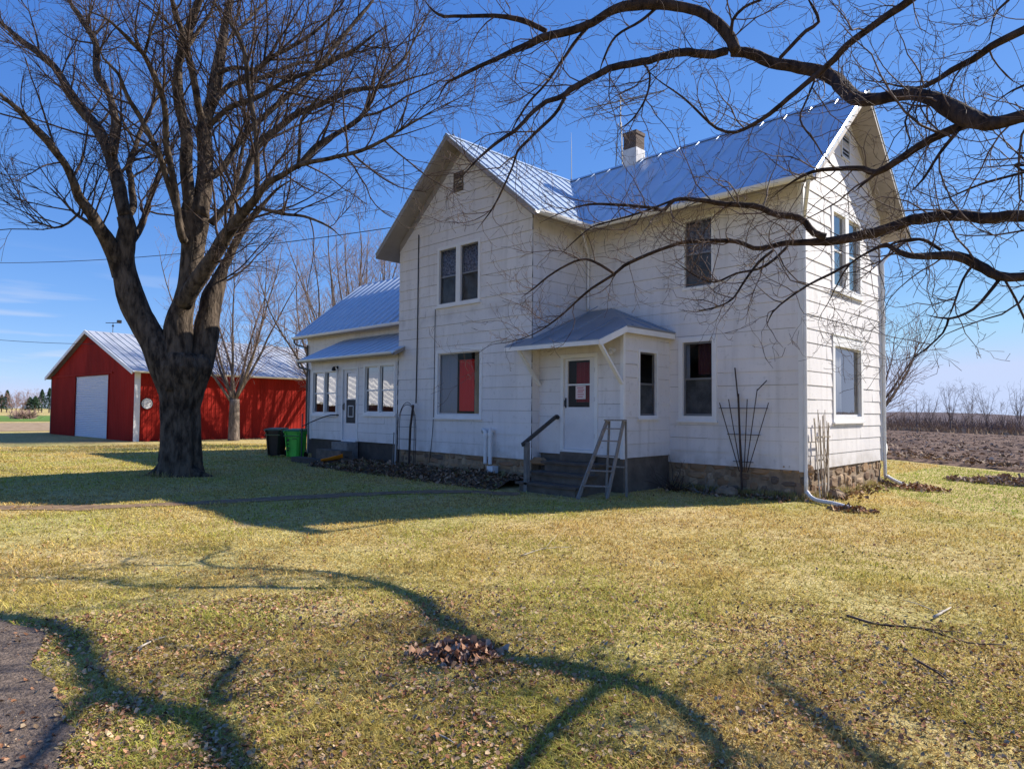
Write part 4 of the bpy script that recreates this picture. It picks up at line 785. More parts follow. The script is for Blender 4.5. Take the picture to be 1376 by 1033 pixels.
o = MB(); o.tube([(-8.46, 2.53, 8.7), (-8.47, 2.53, 9.8), (-8.48, 2.53, 10.35)], (.014, .01, .004), 5); o.lathe((-8.46, 2.53, 8.70), [(.05, 0), (.05, .05), (.02, .1)], 8); tag(o.build('lightning_rod', M_GALV), 'thin lightning rod where the two roof ridges meet', 'lightning rod')
o = MB(); o.tube([(-8.51, GF + .25, 8.72), (-8.51, GF + .25, 9.5)], (.012, .004), 5); o.lathe((-8.51, GF + .25, 8.72), [(.05, 0), (.05, .05), (.02, .1)], 8); tag(o.build('lightning_rod', M_GALV), 'short lightning rod on the front gable peak', 'lightning rod')

# ------------------------------------------------------------------ barn
BC = np.array([-33.54, -3.2]); BG = np.array([-.9971, -.0762]); BL = np.array([-.0762, .9971]); BW, BLEN, BH, BA = 14.2, 21., 3.14, 5.66
BARN = thing('barn', 'long red metal barn with white roll up door and grey roof', 'barn', (-40.5, 6, GZ))
wb_g = Wall((*BC, 0), (*BG, 0), (BG[1], -BG[0], 0)); wb_l = Wall((*BC, 0), (*BL, 0), (BL[1], -BL[0], 0))
wb_g.N = np.array([-BL[0], -BL[1], 0]); wb_l.N = np.array([-BG[0], -BG[1], 0])
M_BARN = mat('barn_red', (.36, .023, .015), .8, var=.35, scale=.9, stretch=(1, 1, .3), spec=.1)
def corrugated(w, u0, u1, zf, sp, dep, z0=GZ - .15, hole=None):
    b = MB(); u = u0; prof = []
    while u < u1: prof += [(u, 0), (u + sp * .62, 0), (u + sp * .72, dep), (u + sp * .9, dep)]; u += sp
    prof = [(min(a, u1), d) for a, d in prof] + [(u1, 0)]
    for (a, d), (c, e) in zip(prof, prof[1:]):
        if c - a < 1e-6: continue
        segs = [(z0, None)] if not (hole and (a + c) / 2 > hole[0] and (a + c) / 2 < hole[1]) else [(hole[2], None)]
        for zl, _ in segs: b.add([w.p(a, d, zl), w.p(c, e, zl), w.p(c, e, zf(c)), w.p(a, d, zf(a))], [(0, 1, 2, 3)])
    return b
gz_ = lambda u: BH + (BA - BH) * (1 - abs(u - BW / 2) / (BW / 2)) - .05
corrugated(wb_l, 0, BLEN, lambda u: BH - .02, .23, .013).build('wall', M_BARN, BARN)
corrugated(wb_g, 0, BW, gz_, .23, .012, hole=(3.9, 9.45, 3.05)).build('wall', M_BARN, BARN)
b = MB()
for A, B in ((BC + BG * BW, BC + BG * BW + BL * BLEN), (BC + BL * BLEN, BC + BL * BLEN + BG * BW)):
    e = BH - .02; b.add([(*A, GZ - .2), (*B, GZ - .2), (*B, e), (*A, e)], [(0, 1, 2, 3)])
A, B = BC + BL * BLEN, BC + BL * BLEN + BG * BW; m_ = (A + B) / 2; b.add([(*A, BH - .02), (*B, BH - .02), (*m_, BA - .06)], [(0, 1, 2)]); b.build('rear_wall', M_BARN, BARN)
b = MB(); n = 34
for i in range(n):
    za, zb = GZ + .0 + i * (3.06 - GZ) / n, GZ + (i + 1) * (3.06 - GZ) / n; zm = (za + zb) / 2
    b.add([wb_g.p(3.9, -.06, za), wb_g.p(9.45, -.06, za), wb_g.p(9.45, -.02, zm), wb_g.p(3.9, -.02, zm), wb_g.p(9.45, -.06, zb), wb_g.p(3.9, -.06, zb)], [(0, 1, 2, 3), (3, 2, 4, 5)])
b.build('roll_up_door', mat('white_door_steel', (.74, .74, .77), .45, var=.06), BARN)
b = MB(); wb_g.box(b, 3.78, 3.9, -.03, .04, GZ - .1, 3.10); wb_g.box(b, 9.45, 9.52, -.03, .04, GZ - .1, 3.10); wb_g.box(b, 3.2, BW, .02, .07, 3.10, 3.20); b.build('door_trim', M_BARN, BARN)
b = MB(); wb_l.box(b, -.07, .22, .024, .045, GZ - .1, BH); b.build('corner_trim', M_TRIM, BARN)
b = MB(); wb_g.box(b, BW - .03, BW + .05, -.2, .03, GZ - .1, BH); b.build('corner_trim', M_GREYWOOD, BARN)
def br3(u, l, z): q = BC + BG * u + BL * l; return (q[0], q[1], z)
sl_ = (BA - BH) / (BW / 2)
for e0, e1, sg in ((-.35, BW / 2, 1), (BW + .35, BW / 2, -1)):
    P = [br3(e0, -.3, BH - .35 * sl_ + .1), br3(e0, BLEN + .3, BH - .35 * sl_ + .1), br3(e1, BLEN + .3, BA + .1), br3(e1, -.3, BA + .1)]
    roof(P, (BG[0] * sg, BG[1] * sg, sl_), BARN, M_BARNROOF, sp=.4, wd=.03, ht=.03, sof=.08)
    b = MB(); b.bar(np.array(br3(e0, -.315, BH - .35 * sl_ + .02)), np.array(br3(e1, -.315, BA + .02)), .04, .2); b.build('rake_trim', M_TRIM, BARN)
gutter(br3(-.36, -.28, BH - .02), br3(-.36, BLEN + .2, BH - .02), (-BG[0], -BG[1], 0), .08, BARN)
# dial on the barn
DL = thing('dial_thermometer', 'round white dial thermometer with dark rim on the red barn', 'thermometer', tuple(wb_l.p(.54, .05, 1.12)))
c = wb_l.p(.56, .03, 1.41); ax = wb_l.N; b = MB(); b.lathe(c, [(.27, 0), (.30, .01), (.30, .05), (.275, .055), (.27, .04)], 28, ax); b.build('rim', M_BLK, DL)
b = MB(); b.lathe(c + ax * .043, [(.27, 0), (.27, .004)], 28, ax); b.build('face', mat('dial_white', (.80, .79, .76), .5), DL)
b = MB(); 
for k in range(12):
    t = R(-120 + 240 * k / 11); d = wb_l.U * math.sin(t) + np.array([0, 0, math.cos(t)]); b.bar(c + ax * .05 + d * .19, c + ax * .05 + d * .235, .03, .006, up=tuple(ax))
b.build('tick_mark', M_BLK, DL)
b = MB(); d = wb_l.U * .86 + np.array([0, 0, .5]); b.bar(c + ax * .056 - d * .13, c + ax * .056 + d * .2, .022, .006, up=tuple(ax)); b.build('needle', MATS['storm_frame'], DL)
v0 = np.array(br3(BW / 2, 1.2, BA + .1)); o = thing('weather_vane', 'small weather vane on the barn ridge', 'weather vane', tuple(v0))
b = MB(); b.tube([v0, v0 + (0, 0, .62)], .02, 5); b.build('pole', M_GALV, o); b = MB(); q = v0 + np.array((0, 0, .6)); b.tube([q - RT * .45, q + RT * .45], .022, 5); b.box(q + RT * .25 - .02, q + RT * .5 + (.02, .02, .16)); b.lathe(q - (0, 0, .25), [(.02, 0), (.08, .06), (.02, .12)], 8); b.build('arrow', M_BLK, o)
# red shed off to the left, seen mirrored in the sun porch glass
SH = thing('machine_shed', 'low red machine shed with pale ribbed metal roof across the driveway', 'shed', (-52, -26, GZ))
b = MB(); b.box((-64, -34, -.9), (-50, -14, 1.75)); b.build('wall', mat('dull_red', (.09, .024, .022), .8, var=.3), SH)
roof([(-49.6, -34.4, 1.7), (-49.6, -13.6, 1.7), (-57, -13.6, 4.6), (-57, -34.4, 4.6)], (-1, 0, .4), SH, M_TRIM, sp=.9, wd=.16, ht=.12, sof=0)
roof([(-64.4, -13.6, 1.7), (-64.4, -34.4, 1.7), (-57, -34.4, 4.6), (-57, -13.6, 4.6)], (1, 0, .4), SH, M_BARNROOF, sof=0)
for y in (-34, -14): b = MB(); b.add([(-50, y, 1.75), (-64, y, 1.75), (-57, y, 4.5), (-50, y + .1, 1.75), (-64, y + .1, 1.75), (-57, y + .1, 4.5)], [(0, 1, 2), (5, 4, 3)]); b.build('gable', M_BARN, SH)
# power lines
def wire(P, Q, sag, label, r=.014):
    P = np.array(P, float); Q = np.array(Q, float); t = np.linspace(0, 1, 30)[:, None]; L_ = P + (Q - P) * t; L_[:, 2] -= sag * 4 * (t * (1 - t))[:, 0]; b = MB(); b.tube(L_, r, 5); tag(b.build('power_line', M_BLK), label, 'power line')
wire(at(-260, 330, 42), at(526, 306, 21.0), 1.1, 'service line running to the front gable of the house')
wire(at(-200, 428, 46), br3(BW / 2 - 1.0, -.05, 4.9), .4, 'service line sagging to the gable of the red barn')

# ------------------------------------------------------------------ trees
def child_path(p, d, ln, k, wander, lift, rg):
    P = [np.array(p)]; d = np.array(d) / np.linalg.norm(d); st = ln / (k - 1)
    for _ in range(k - 1):
        d = d + rg.normal(0, wander, 3) + np.array([0, 0, lift]); d /= np.linalg.norm(d); P.append(P[-1] + d * st)
    return np.array(P)
def grow(b, P, r0, lev, cfg, rg, start=.15):
    """side branches along the polyline P with radii r0"""
    if lev >= len(cfg): return
    c = cfg[lev]; seg = np.linalg.norm(np.diff(P, axis=0), axis=1); cum = np.concatenate([[0], np.cumsum(seg)]); L_ = cum[-1]
    n = rg.poisson(c['den'] * L_ * (1 - start)); 
    for s in np.sort(rg.uniform(start * L_, L_, n)):
        i = min(len(seg) - 1, int(np.searchsorted(cum, s) - 1)); i = max(i, 0); f = (s - cum[i]) / max(seg[i], 1e-6)
        p = P[i] + (P[i + 1] - P[i]) * f; t = (P[i + 1] - P[i]) / max(seg[i], 1e-6); r = r0[i] + (r0[i + 1] - r0[i]) * f
        x = rg.normal(0, 1, 3) + np.array(c.get('bias', (0, 0, 0))); x -= t * (x @ t); x /= np.linalg.norm(x) + 1e-9; a = R(rg.uniform(*c['ang']))
        d = t * math.cos(a) + x * math.sin(a); ln = rg.uniform(*c['len']) * (1 - .45 * s / L_); k = c['k']
        Q = child_path(p, d, ln, k, c.get('w', .16), c.get('lift', .03), rg); rb = min(r * .62, ln * c['thick'] + .002)
        rs = np.linspace(rb, max(rb * .3, c.get('tip', .0018)), k); b.tube(Q, rs, c['n'], cap=False); grow(b, Q, rs, lev + 1, cfg, rg, .12)
    return
def bark(name, dark, light, sc=7):
    return mat(name, light, .9, col2=dark, scale=sc, stretch=(1, 1, .35), bump=1.0, bscale=16, spec=.15, amt=(.38, .62))
M_BARK = bark('maple_bark', (.028, .021, .016), (.135, .102, .074)); M_TWIG = mat('twig_bark', (.10, .068, .052), .85, var=.5, scale=5, spec=.2)
M_BARK2 = bark('dark_bark', (.022, .015, .013), (.072, .049, .040), 9); M_TWIG2 = mat('dark_twig', (.15, .10, .082), .8, var=.7, scale=5, spec=.3)
M_GREY = bark('grey_bark', (.10, .08, .065), (.24, .19, .155)); M_GTWIG = mat('grey_twig', (.28, .20, .165), .85, var=.3, scale=4, spec=.2)
def limb(tr, pts, ws, ds, m, rg, tw, cfg, n=10, step=.18, knob=.10, start=.1, root=None):
    """pts: photo pixels along the limb, ws: widths there in pixels, ds: distances ahead"""
    k = len(pts); ws = np.interp([q[0] for q in pts], *zip(*sorted(ws.items()))) if isinstance(ws, dict) else np.interp(np.linspace(0, 1, k), np.linspace(0, 1, len(ws)), ws); ds = np.interp([q[0] for q in pts], *zip(*sorted(ds.items()))) if isinstance(ds, dict) else np.interp(np.linspace(0, 1, k), np.linspace(0, 1, len(ds)), ds)
    P = np.array([np.append(at(x, y, d), w * d / F_PX / 2) for (x, y), w, d in zip(pts, ws, ds)]); 
    if root is not None: P = np.vstack([np.append(root(P[0]), P[0, 3] * 1.25), P])
    Sx = spline(P, step)
    r = np.maximum(Sx[:, 3], .003) * (1 + knob * .9 * np.interp(np.arange(len(Sx)), np.arange(0, len(Sx) + 5, 4), rg.normal(0, 1, len(np.arange(0, len(Sx) + 5, 4))))); r = np.maximum(r, .003)
    if ws[-1] < 8: r = r * np.clip(.22 + (1 - np.linspace(0, 1, len(Sx))) / .22, 0, 1)   # loose ends taper off
    kn = np.arange(0, len(Sx) + 7, 6); wob = np.stack([np.interp(np.arange(len(Sx)), kn, rg.normal(0, 1, len(kn))) for _ in range(3)], 1)
    P3 = Sx[:, :3] + wob * np.minimum(r * .45, .03)[:, None] + rg.normal(0, .06, (len(Sx), 3)) * np.minimum(r, .05)[:, None]
    b = MB(); b.tube(P3, r, n); o = b.build('limb', m, tr, smooth=True)
    if tw is not None: grow(tw, P3, r, 0, cfg, rg, start)
    return P3, r

# --- the big maple left of the house
MP = thing('maple_tree', 'big bare maple with several thick limbs on the lawn left of the house', 'tree', tuple(at(240, 640, 17.75) * (1, 1, 0) + (0, 0, GZ)))
D0 = 17.75; b = MB(); rows = [(655, 206, 284), (640, 207, 275), (625, 210.5, 272), (605, 213.5, 271), (580, 215, 270), (550, 214, 269.5), (525, 213, 275), (508, 210, 282), (494, 207, 286), (482, 208, 282), (476, 211, 276)]
rows = np.array(rows, float); yy = np.linspace(rows[0, 0], rows[-1, 0], 90); XL = np.interp(-yy, -rows[:, 0], rows[:, 1]); XR = np.interp(-yy, -rows[:, 0], rows[:, 2]); V = []; n = 96
for ri, (y, xl, xr) in enumerate(zip(yy, XL, XR)):
    c = at((xl + xr) / 2, y, D0 + .1); r_ = (xr - xl) / 2 * D0 / F_PX * .9; t = np.arange(n) * 2 * np.pi / n; z = c[2]; w = z * .5
    ridge = np.abs(vnoise(t * 11 / 6.2832 * 3 + 1.3 * np.sin(z * 1.7), z * 1.9 + 0 * t, 71) - .5) * 2
    fl = 1 + .07 * np.sin(5 * t + w * .6) * (1.6 if y > 620 else 1) + .05 * np.sin(9 * t + 1 + w) + .045 * (ridge - .5) + .03 * (vnoise(t * 4, z * 4 + 0 * t, 72) - .5)
    V.append(c + (np.array([RT[0], RT[1], 0]) * np.cos(t)[:, None] + np.array([FW[0], FW[1], 0]) * .92 * np.sin(t)[:, None]) * (r_ * fl)[:, None])
V = np.concatenate(V); m_ = len(yy); i_, j_ = np.meshgrid(np.arange(m_ - 1), np.arange(n), indexing='ij'); a = i_ * n; b.quads(V, np.stack([a + j_, a + (j_ + 1) % n, a + n + (j_ + 1) % n, a + n + j_], -1).reshape(-1, 4)); b.f.append(tuple((m_ - 1) * n + q for q in range(n)))
for px, sp_ in ((188, .55), (292, .45), (262, .35)):   # root flares
    q = at(px, 648, D0 - .1); q[2] = GZ - .06; c = at(236, 620, D0); rf = spline([c, (c + q) / 2 - np.array([0, 0, .12]), q], .15); b.tube(rf, np.linspace(.34, .05, len(rf)), 10)
b.build('trunk', M_BARK, MP, smooth=True)
rg = np.random.default_rng(11); tw = MB()
CF = [dict(den=4.6, len=(.8, 3.4), ang=(22, 58), k=8, n=4, thick=.012, lift=.04, w=.13, bias=(0, 0, .55)), dict(den=4.6, len=(.4, 1.6), ang=(25, 55), k=5, n=3, thick=.009, lift=.03, w=.15, tip=.005), dict(den=4.0, len=(.2, .7), ang=(25, 60), k=3, n=3, thick=.011, lift=.02, w=.15, tip=.004)]
D = D0
LM = [
 ([(236, 535), (218, 482), (203, 455), (192, 433), (180, 408), (172, 382), (166, 350), (168, 322), (171, 305), (168, 290)], [38, 44, 36, 39, 41, 38, 32, 27, 24, 22], [D, D - .3], .9),
 ([(164, 372), (155, 345), (144, 325), (136, 312), (125, 290), (110, 268), (105, 252), (92, 225), (80, 210), (65, 192), (45, 172), (25, 150), (7, 133), (-20, 108), (-50, 75)], [24, 20, 18, 14, 12, 10, 8, 5, 3], [D - .2, D - 3.2], .15),
 ([(168, 292), (160, 255), (152, 225), (144, 200), (130, 175), (110, 150), (95, 122), (75, 92), (50, 68), (25, 50), (0, 30), (-30, 8)], [22, 19, 17, 14, 12, 10, 8, 5], [D - .3, D + 2], .1),
 ([(148, 207), (150, 185), (151, 160), (145, 125), (131, 100), (130, 62), (120, 42), (107, 25), (95, 5), (85, -20)], [12, 11, 9, 8, 6], [D, D + 2.5], .1),
 ([(176, 330), (182, 316), (190, 298), (199, 273), (206, 255), (215, 232), (228, 205), (236, 180)], [9, 8, 6, 3], [D, D + 2.5], .15),
 ([(169, 292), (180, 275), (177, 240), (172, 222), (180, 195), (185, 178), (200, 150), (215, 125), (235, 100)], [12, 10, 8, 5, 3], [D, D + 3], .15),
 ([(239, 525), (239, 470), (241, 433), (249, 406), (255, 383), (258, 358), (261, 325), (262, 295), (264, 270)], [44, 38, 35, 31, 31, 31, 34, 40, 34], [D, D + .2], .9),
 ([(256, 290), (250, 225), (250, 187), (242, 155), (239, 125), (241, 88), (247, 70), (254, 45), (260, 20), (266, 0), (272, -30)], [20, 18, 16, 15, 13, 10], [D, D - .8], .2),
 ([(268, 290), (275, 240), (276, 200), (276, 165), (284, 135), (290, 100), (297, 62), (302, 30), (310, 0), (318, -30)], [27, 23, 20, 17, 14, 11, 9], [D + .1, D + 1.5], .2),
 ([(272, 155), (267, 140), (260, 112), (252, 82), (245, 52), (235, 22), (230, 0), (222, -25)], [11, 10, 8, 6], [D - .1, D - 2], .15),
 ([(247, 325), (240, 305), (231, 235), (226, 195), (225, 162), (220, 130), (207, 100), (194, 75), (175, 57), (160, 42), (140, 25), (112, 13), (90, -5)], [12, 10, 8, 7, 5, 3], [D - .3, D - 3.5], .2),
 ([(245, 310), (237, 283), (227, 250), (215, 212), (200, 180), (187, 152), (172, 127), (160, 100), (140, 80), (128, 55), (110, 40)], [10, 8, 7, 5, 3], [D - .4, D - 2], .2),
 ([(194, 77), (198, 60), (205, 38), (212, 20), (216, 0)], [5, 4, 3], [D - 2.5, D - 3], .1),
 ([(246, 408), (262, 382), (276, 362), (290, 340), (300, 322), (325, 292), (344, 272), (359, 250), (381, 237), (401, 224), (425, 218), (449, 212), (469, 207), (494, 200), (519, 188), (544, 172), (569, 157), (595, 142), (625, 128)], {246: 24, 276: 22, 300: 18, 325: 15, 344: 12.5, 381: 9, 425: 7.5, 469: 6.5, 519: 5, 569: 3.5, 625: 2}, [D - .4, D - 4.2], .12),
 ([(398, 226), (412, 212), (426, 197), (449, 182), (469, 170), (484, 160), (496, 142), (504, 120), (524, 97), (544, 77), (556, 55), (569, 32), (580, 10)], [9, 8, 6, 4, 3], [D - 2.2, D - 1.0], .1),
 ([(401, 223), (403, 200), (404, 170), (409, 155), (420, 140), (440, 118)], [6, 4, 3], [D - 2.2, D - 3], .1),
 ([(280, 240), (292, 234), (305, 220), (317, 200), (335, 175), (351, 160), (371, 142), (394, 120), (419, 97), (444, 70), (464, 47), (484, 22), (501, 0), (515, -20)], [11, 10, 8, 6, 4], [D, D + 2.8], .1),
 ([(284, 298), (296, 286), (312, 266), (328, 242), (349, 195), (369, 177), (394, 155), (421, 142), (451, 130), (476, 122), (506, 120), (531, 115), (556, 105), (590, 95)], [12, 10, 9, 7, 5, 3], [D, D + .8], .12),
 ([(282, 172), (297, 157), (312, 145), (344, 131), (369, 117), (394, 105), (426, 95), (456, 77), (479, 65), (505, 45), (530, 30)], [9, 8, 7, 5, 3], [D + .2, D - 1.8], .1),
 ([(286, 140), (297, 127), (310, 115), (344, 105), (369, 95), (400, 84), (435, 82), (470, 70), (500, 68)], [8, 7, 5, 3], [D + .4, D + 3.5], .1),
 ([(292, 100), (315, 92), (344, 95), (364, 77), (394, 62), (419, 47), (441, 27), (460, 5), (470, -15)], [7, 6, 4, 3], [D + .6, D - 1.2], .1),
 ([(250, 545), (264, 500), (272, 470), (279, 443), (282, 418), (285, 398), (292, 378), (300, 358), (306, 348), (314, 328), (326, 304), (347, 280), (372, 254), (398, 238)], [30, 36, 36, 34, 29, 29, 22, 15, 14, 12, 11, 9, 7, 6], [D + .25, D + 1.6], .45),
 ([(308, 312), (311, 295), (312, 275), (316, 250), (322, 220), (327, 195), (334, 170), (338, 140)], [8, 7, 5, 3], [D + .4, D + 2.6], .15),
 ([(346, 272), (347, 245), (346, 217), (343, 167), (334, 117), (331, 77), (318, 43), (301, 20), (290, -5)], [8, 8, 7, 6, 4], [D - 1.2, D - 2.4], .12),
 ([(296, 70), (315, 45), (340, 20), (365, -5)], [6, 4, 3], [D + 1, D + 3], .1),
 ([(250, 66), (268, 40), (285, 15), (292, -15)], [6, 5, 3], [D - .5, D + .6], .1),
 ([(136, 314), (120, 300), (100, 285), (78, 262), (60, 245)], [5, 4, 2], [D - .8, D - .2], .1),
 ([(105, 285), (90, 300), (72, 306), (52, 299), (35, 300)], [4, 3, 2], [D - .9, D - 1.6], .1),
 ([(345, 278), (380, 287), (408, 290), (440, 303), (460, 320)], [5, 4, 2], [D - 1.5, D - 2.3], .2),
]
for pts, ws, ds, st in LM: limb(MP, pts, {k_: w * .9 for k_, w in ws.items()} if isinstance(ws, dict) else [w * .9 for w in ws], ds, M_BARK, rg, tw if st < .8 else None, CF, n=12 if (24 if isinstance(ws, dict) else max(ws)) > 20 else 8, start=st, step=.22)
tw.build('twigs', M_TWIG, MP)

# --- the maple off to the right whose limbs hang over the picture
RTP = CAM + FW * 3.6 + RT * 8.6
RM = thing('overhanging_maple', 'dark bare maple reaching in over the lawn from the right', 'tree', (RTP[0], RTP[1], GZ))
def cr(r_, d, h): q = CAM + FW * d * 1.0 + RT * r_; return np.array([q[0], q[1], GZ + h])
M_ = MB(); tp = [cr(8.6, 3.6, -.2), cr(8.6, 3.6, .5), cr(8.55, 3.7, 1.6), cr(8.3, 3.9, 2.8), cr(8.2, 4.3, 4.5), cr(8.5, 4.8, 7), cr(8.9, 5.2, 10)]
M_.tube(spline(tp, .25), np.interp(np.linspace(0, 1, len(spline(tp, .25))), [0, .05, .2, .45, .7, 1], [.62, .46, .38, .32, .22, .08]), 16); M_.build('trunk', M_BARK2, RM, smooth=True)
rg = np.random.default_rng(23); tw = MB()
CR = [dict(den=6.2, len=(.3, 1.8), ang=(30, 75), k=8, n=4, thick=.0072, lift=.05, w=.24, tip=.002), dict(den=6.0, len=(.18, .8), ang=(30, 70), k=6, n=3, thick=.0065, lift=.07, w=.3, tip=.003), dict(den=6.0, len=(.06, .26), ang=(30, 70), k=3, n=3, thick=.012, lift=.05, w=.2, tip=.0026)]
LR = [
 # upper limb
 ([(1900, 80), (1600, 118), (1470, 145), (1413, 143), (1376, 147), (1332, 155), (1302, 151), (1277, 137), (1244, 131), (1207, 130), (1167, 130), (1144, 120), (1127, 107), (1094, 95), (1057, 86), (1032, 80), (1010, 71), (983, 69)], [17, 16, 16, 17, 17, 18, 25, 21, 15, 17, 19, 20, 18, 16, 15, 15, 15], {983: 9.9, 1032: 9.7, 1094: 9.3, 1127: 9.0, 1164: 7.9, 1255: 6.9, 1332: 6.2, 1413: 5.7, 1600: 4.9, 1900: 4.2}, .25),
 ([(985, 70), (978, 52), (965, 35), (943, 17), (918, 7), (888, 3), (850, 5), (818, 15), (795, 30), (770, 40), (738, 45), (713, 55), (688, 68), (666, 80), (644, 90), (619, 103), (601, 113), (588, 135), (572, 152)], [15, 15, 14, 14, 13, 12, 11, 9, 7, 6, 5, 3, 2], [9.6, 10.4, 11.2], .05),
 ([(735, 45), (710, 32), (688, 26), (664, 22), (619, 22), (589, 20), (566, -4)], [8, 7, 5, 3], [10.6, 11], .05),
 ([(975, 70), (953, 74), (928, 69), (900, 72), (863, 81), (828, 92), (798, 107), (770, 122), (758, 130), (735, 135), (715, 150), (700, 167), (688, 178), (669, 190), (644, 212), (619, 240), (600, 268)], [12, 11, 10, 9, 8, 7, 6, 5, 3, 2], [9.6, 9.2, 8.9], .05),
 ([(759, 131), (745, 155), (713, 187), (695, 205), (688, 225), (665, 275), (640, 310)], [5, 4, 3, 2], [9.1, 9.3], .1),
 ([(1700, -260), (1500, -150), (1330, -70), (1250, -18), (1227, 0), (1202, 17), (1167, 42), (1139, 62), (1112, 87), (1087, 107), (1057, 132), (1032, 153), (1010, 167), (988, 177), (963, 172), (945, 157), (918, 132), (883, 107), (863, 86)], [18, 14, 12, 10, 9, 8, 7, 6, 5, 5, 4, 3], [6.5, 7.4, 8.0, 8.4], .3),
 ([(1298, 166), (1269, 178), (1244, 192), (1212, 215), (1182, 231), (1162, 226), (1127, 228), (1090, 233), (1057, 250), (1035, 268)], [12, 10, 9, 7, 5, 3], [6.6, 7.8], .1),
 ([(1184, 231), (1165, 244), (1148, 258)], [5, 4, 2], [7.2, 7.3], .2),
 ([(1290, 174), (1262, 207), (1240, 240), (1222, 260)], [5, 4, 2], [6.6, 6.9], .1),
 ([(1900, 250), (1600, 298), (1462, 302), (1376, 291), (1332, 293), (1284, 289), (1244, 296), (1207, 305), (1182, 309), (1144, 314), (1107, 319), (1082, 325), (1052, 329), (1032, 333), (1013, 333), (988, 323), (950, 322), (920, 324), (893, 333), (863, 345), (838, 358), (823, 370), (795, 388), (770, 408), (745, 430), (718, 448), (686, 459), (660, 463), (639, 477), (622, 486)], {600: 2, 720: 2.5, 800: 3.5, 893: 4.5, 950: 5.5, 1010: 6, 1082: 8, 1107: 11, 1144: 12.5, 1207: 14, 1244: 15.5, 1332: 16, 1376: 16, 1462: 14, 1900: 15}, {600: 10.6, 800: 10.3, 950: 10.0, 1032: 9.7, 1107: 9.25, 1194: 8.5, 1332: 7.1, 1462: 6.5, 1700: 5.0, 1900: 4.4}, .25),
 ([(1107, 318), (1094, 313), (1077, 294), (1047, 288), (1032, 282), (1010, 274), (975, 273), (938, 268), (908, 268), (895, 282), (880, 279), (838, 275), (788, 275), (750, 288), (725, 300)], [10, 9, 8, 6, 5, 3, 2], [9.1, 9.9], .1),
 ([(906, 268), (863, 285), (818, 298), (795, 305), (770, 325), (750, 345)], [3, 2, 2], [9.6, 9.8], .1),
 ([(825, 368), (800, 352), (778, 348), (745, 365), (720, 385), (700, 400)], [4, 3, 2], [9.9, 10.3], .1),
 ([(1900, 360), (1640, 330), (1520, 350), (1440, 366), (1376, 372), (1347, 368), (1319, 348), (1289, 340), (1257, 344), (1227, 347), (1207, 340), (1192, 330), (1172, 337), (1142, 355), (1127, 378), (1112, 408), (1099, 433), (1108, 460)], {1090: 1.5, 1112: 2, 1142: 3, 1172: 4, 1192: 6, 1207: 7, 1227: 8, 1257: 11, 1289: 13, 1319: 13.5, 1347: 13, 1376: 12.5, 1440: 11, 1900: 11}, {1090: 7.3, 1192: 7.1, 1257: 6.9, 1319: 6.6, 1376: 6.3, 1440: 6.1, 1640: 5.2, 1900: 4.4}, .3),
 ([(1264, 335), (1244, 323), (1227, 322), (1204, 327), (1190, 333)], [5, 4, 3], [6.9, 7.1], .1),
 ([(1345, 374), (1327, 395), (1307, 415), (1274, 428), (1242, 422)], [5, 4, 2], [6.45, 6.5], .1),
 ([(1275, 428), (1267, 448), (1237, 475), (1222, 484)], [3, 2, 1.5], [6.5, 6.5], .1),
 ([(1307, 356), (1294, 375), (1282, 408), (1274, 428)], [4, 3, 2], [6.6, 6.5], .1),
 ([(1349, 376), (1364, 403), (1376, 430), (1390, 450)], [4, 3, 2], [6.4, 6.3], .1),
 ([(1142, 355), (1112, 370), (1085, 383), (1060, 400), (1038, 420), (1030, 440)], [4, 3, 2], [7.2, 7.4], .1),
 ([(1060, 330), (1040, 350), (1020, 362), (990, 368), (960, 380), (935, 372), (905, 350)], [4, 3, 2], [9.3, 9.4], .05),
 ([(1040, 335), (1020, 350), (1000, 375), (985, 400), (965, 412), (930, 420)], [4, 3, 2], [9.2, 9.0], .05),
 ([(1700, -90), (1500, -30), (1376, 40), (1332, 62), (1307, 80), (1277, 95), (1244, 115), (1217, 116), (1182, 110), (1144, 106)], [14, 11, 9, 6, 4, 3], [6.2, 7, 7.6], .35),
 ([(1620, 20), (1460, 80), (1376, 115), (1352, 127), (1329, 145)], [8, 6, 5, 5], [6.2, 6.6], .3),
 ([(1420, -60), (1354, 2), (1337, 20), (1329, 55)], [6, 5, 4], [7.0, 7.2], .2),
 ([(1420, 220), (1376, 232), (1319, 247), (1292, 258), (1264, 268), (1237, 258), (1215, 250)], [4, 3, 2], [6.8, 7.4], .1),
 ([(1430, 205), (1376, 212), (1314, 215), (1287, 202)], [3, 2.5, 2], [6.4, 6.9], .1),
 ([(1049, 77), (1069, 55), (1082, 42), (1099, 30), (1092, 10), (1080, -10)], [5, 5, 4, 3], [9.2, 9.0], .1),
 ([(984, 66), (983, 48), (985, 27), (1000, 10), (1023, 0), (1045, -12)], [5, 4, 3], [9.6, 9.4], .1),
 ([(900, 4), (883, 10), (860, 30), (828, 50), (812, 80), (805, 100)], [5, 4, 3, 2], [10.2, 10.0], .1),
 ([(792, 32), (775, 52), (755, 82), (733, 115), (710, 140), (690, 172), (680, 200)], [5, 4, 3, 2], [10.6, 10.4], .1),
 ([(1100, 92), (1085, 130), (1075, 160), (1095, 190), (1110, 215)], [3, 2.5, 2], [9.2, 9.2], .1),
 ([(863, 85), (872, 100), (868, 130), (850, 160), (830, 175)], [3, 2.5, 2], [9.3, 9.2], .1),
 ([(1232, 130), (1215, 165), (1222, 190), (1210, 215)], [3, 2.5, 2], [7.2, 7.3], .1),
]
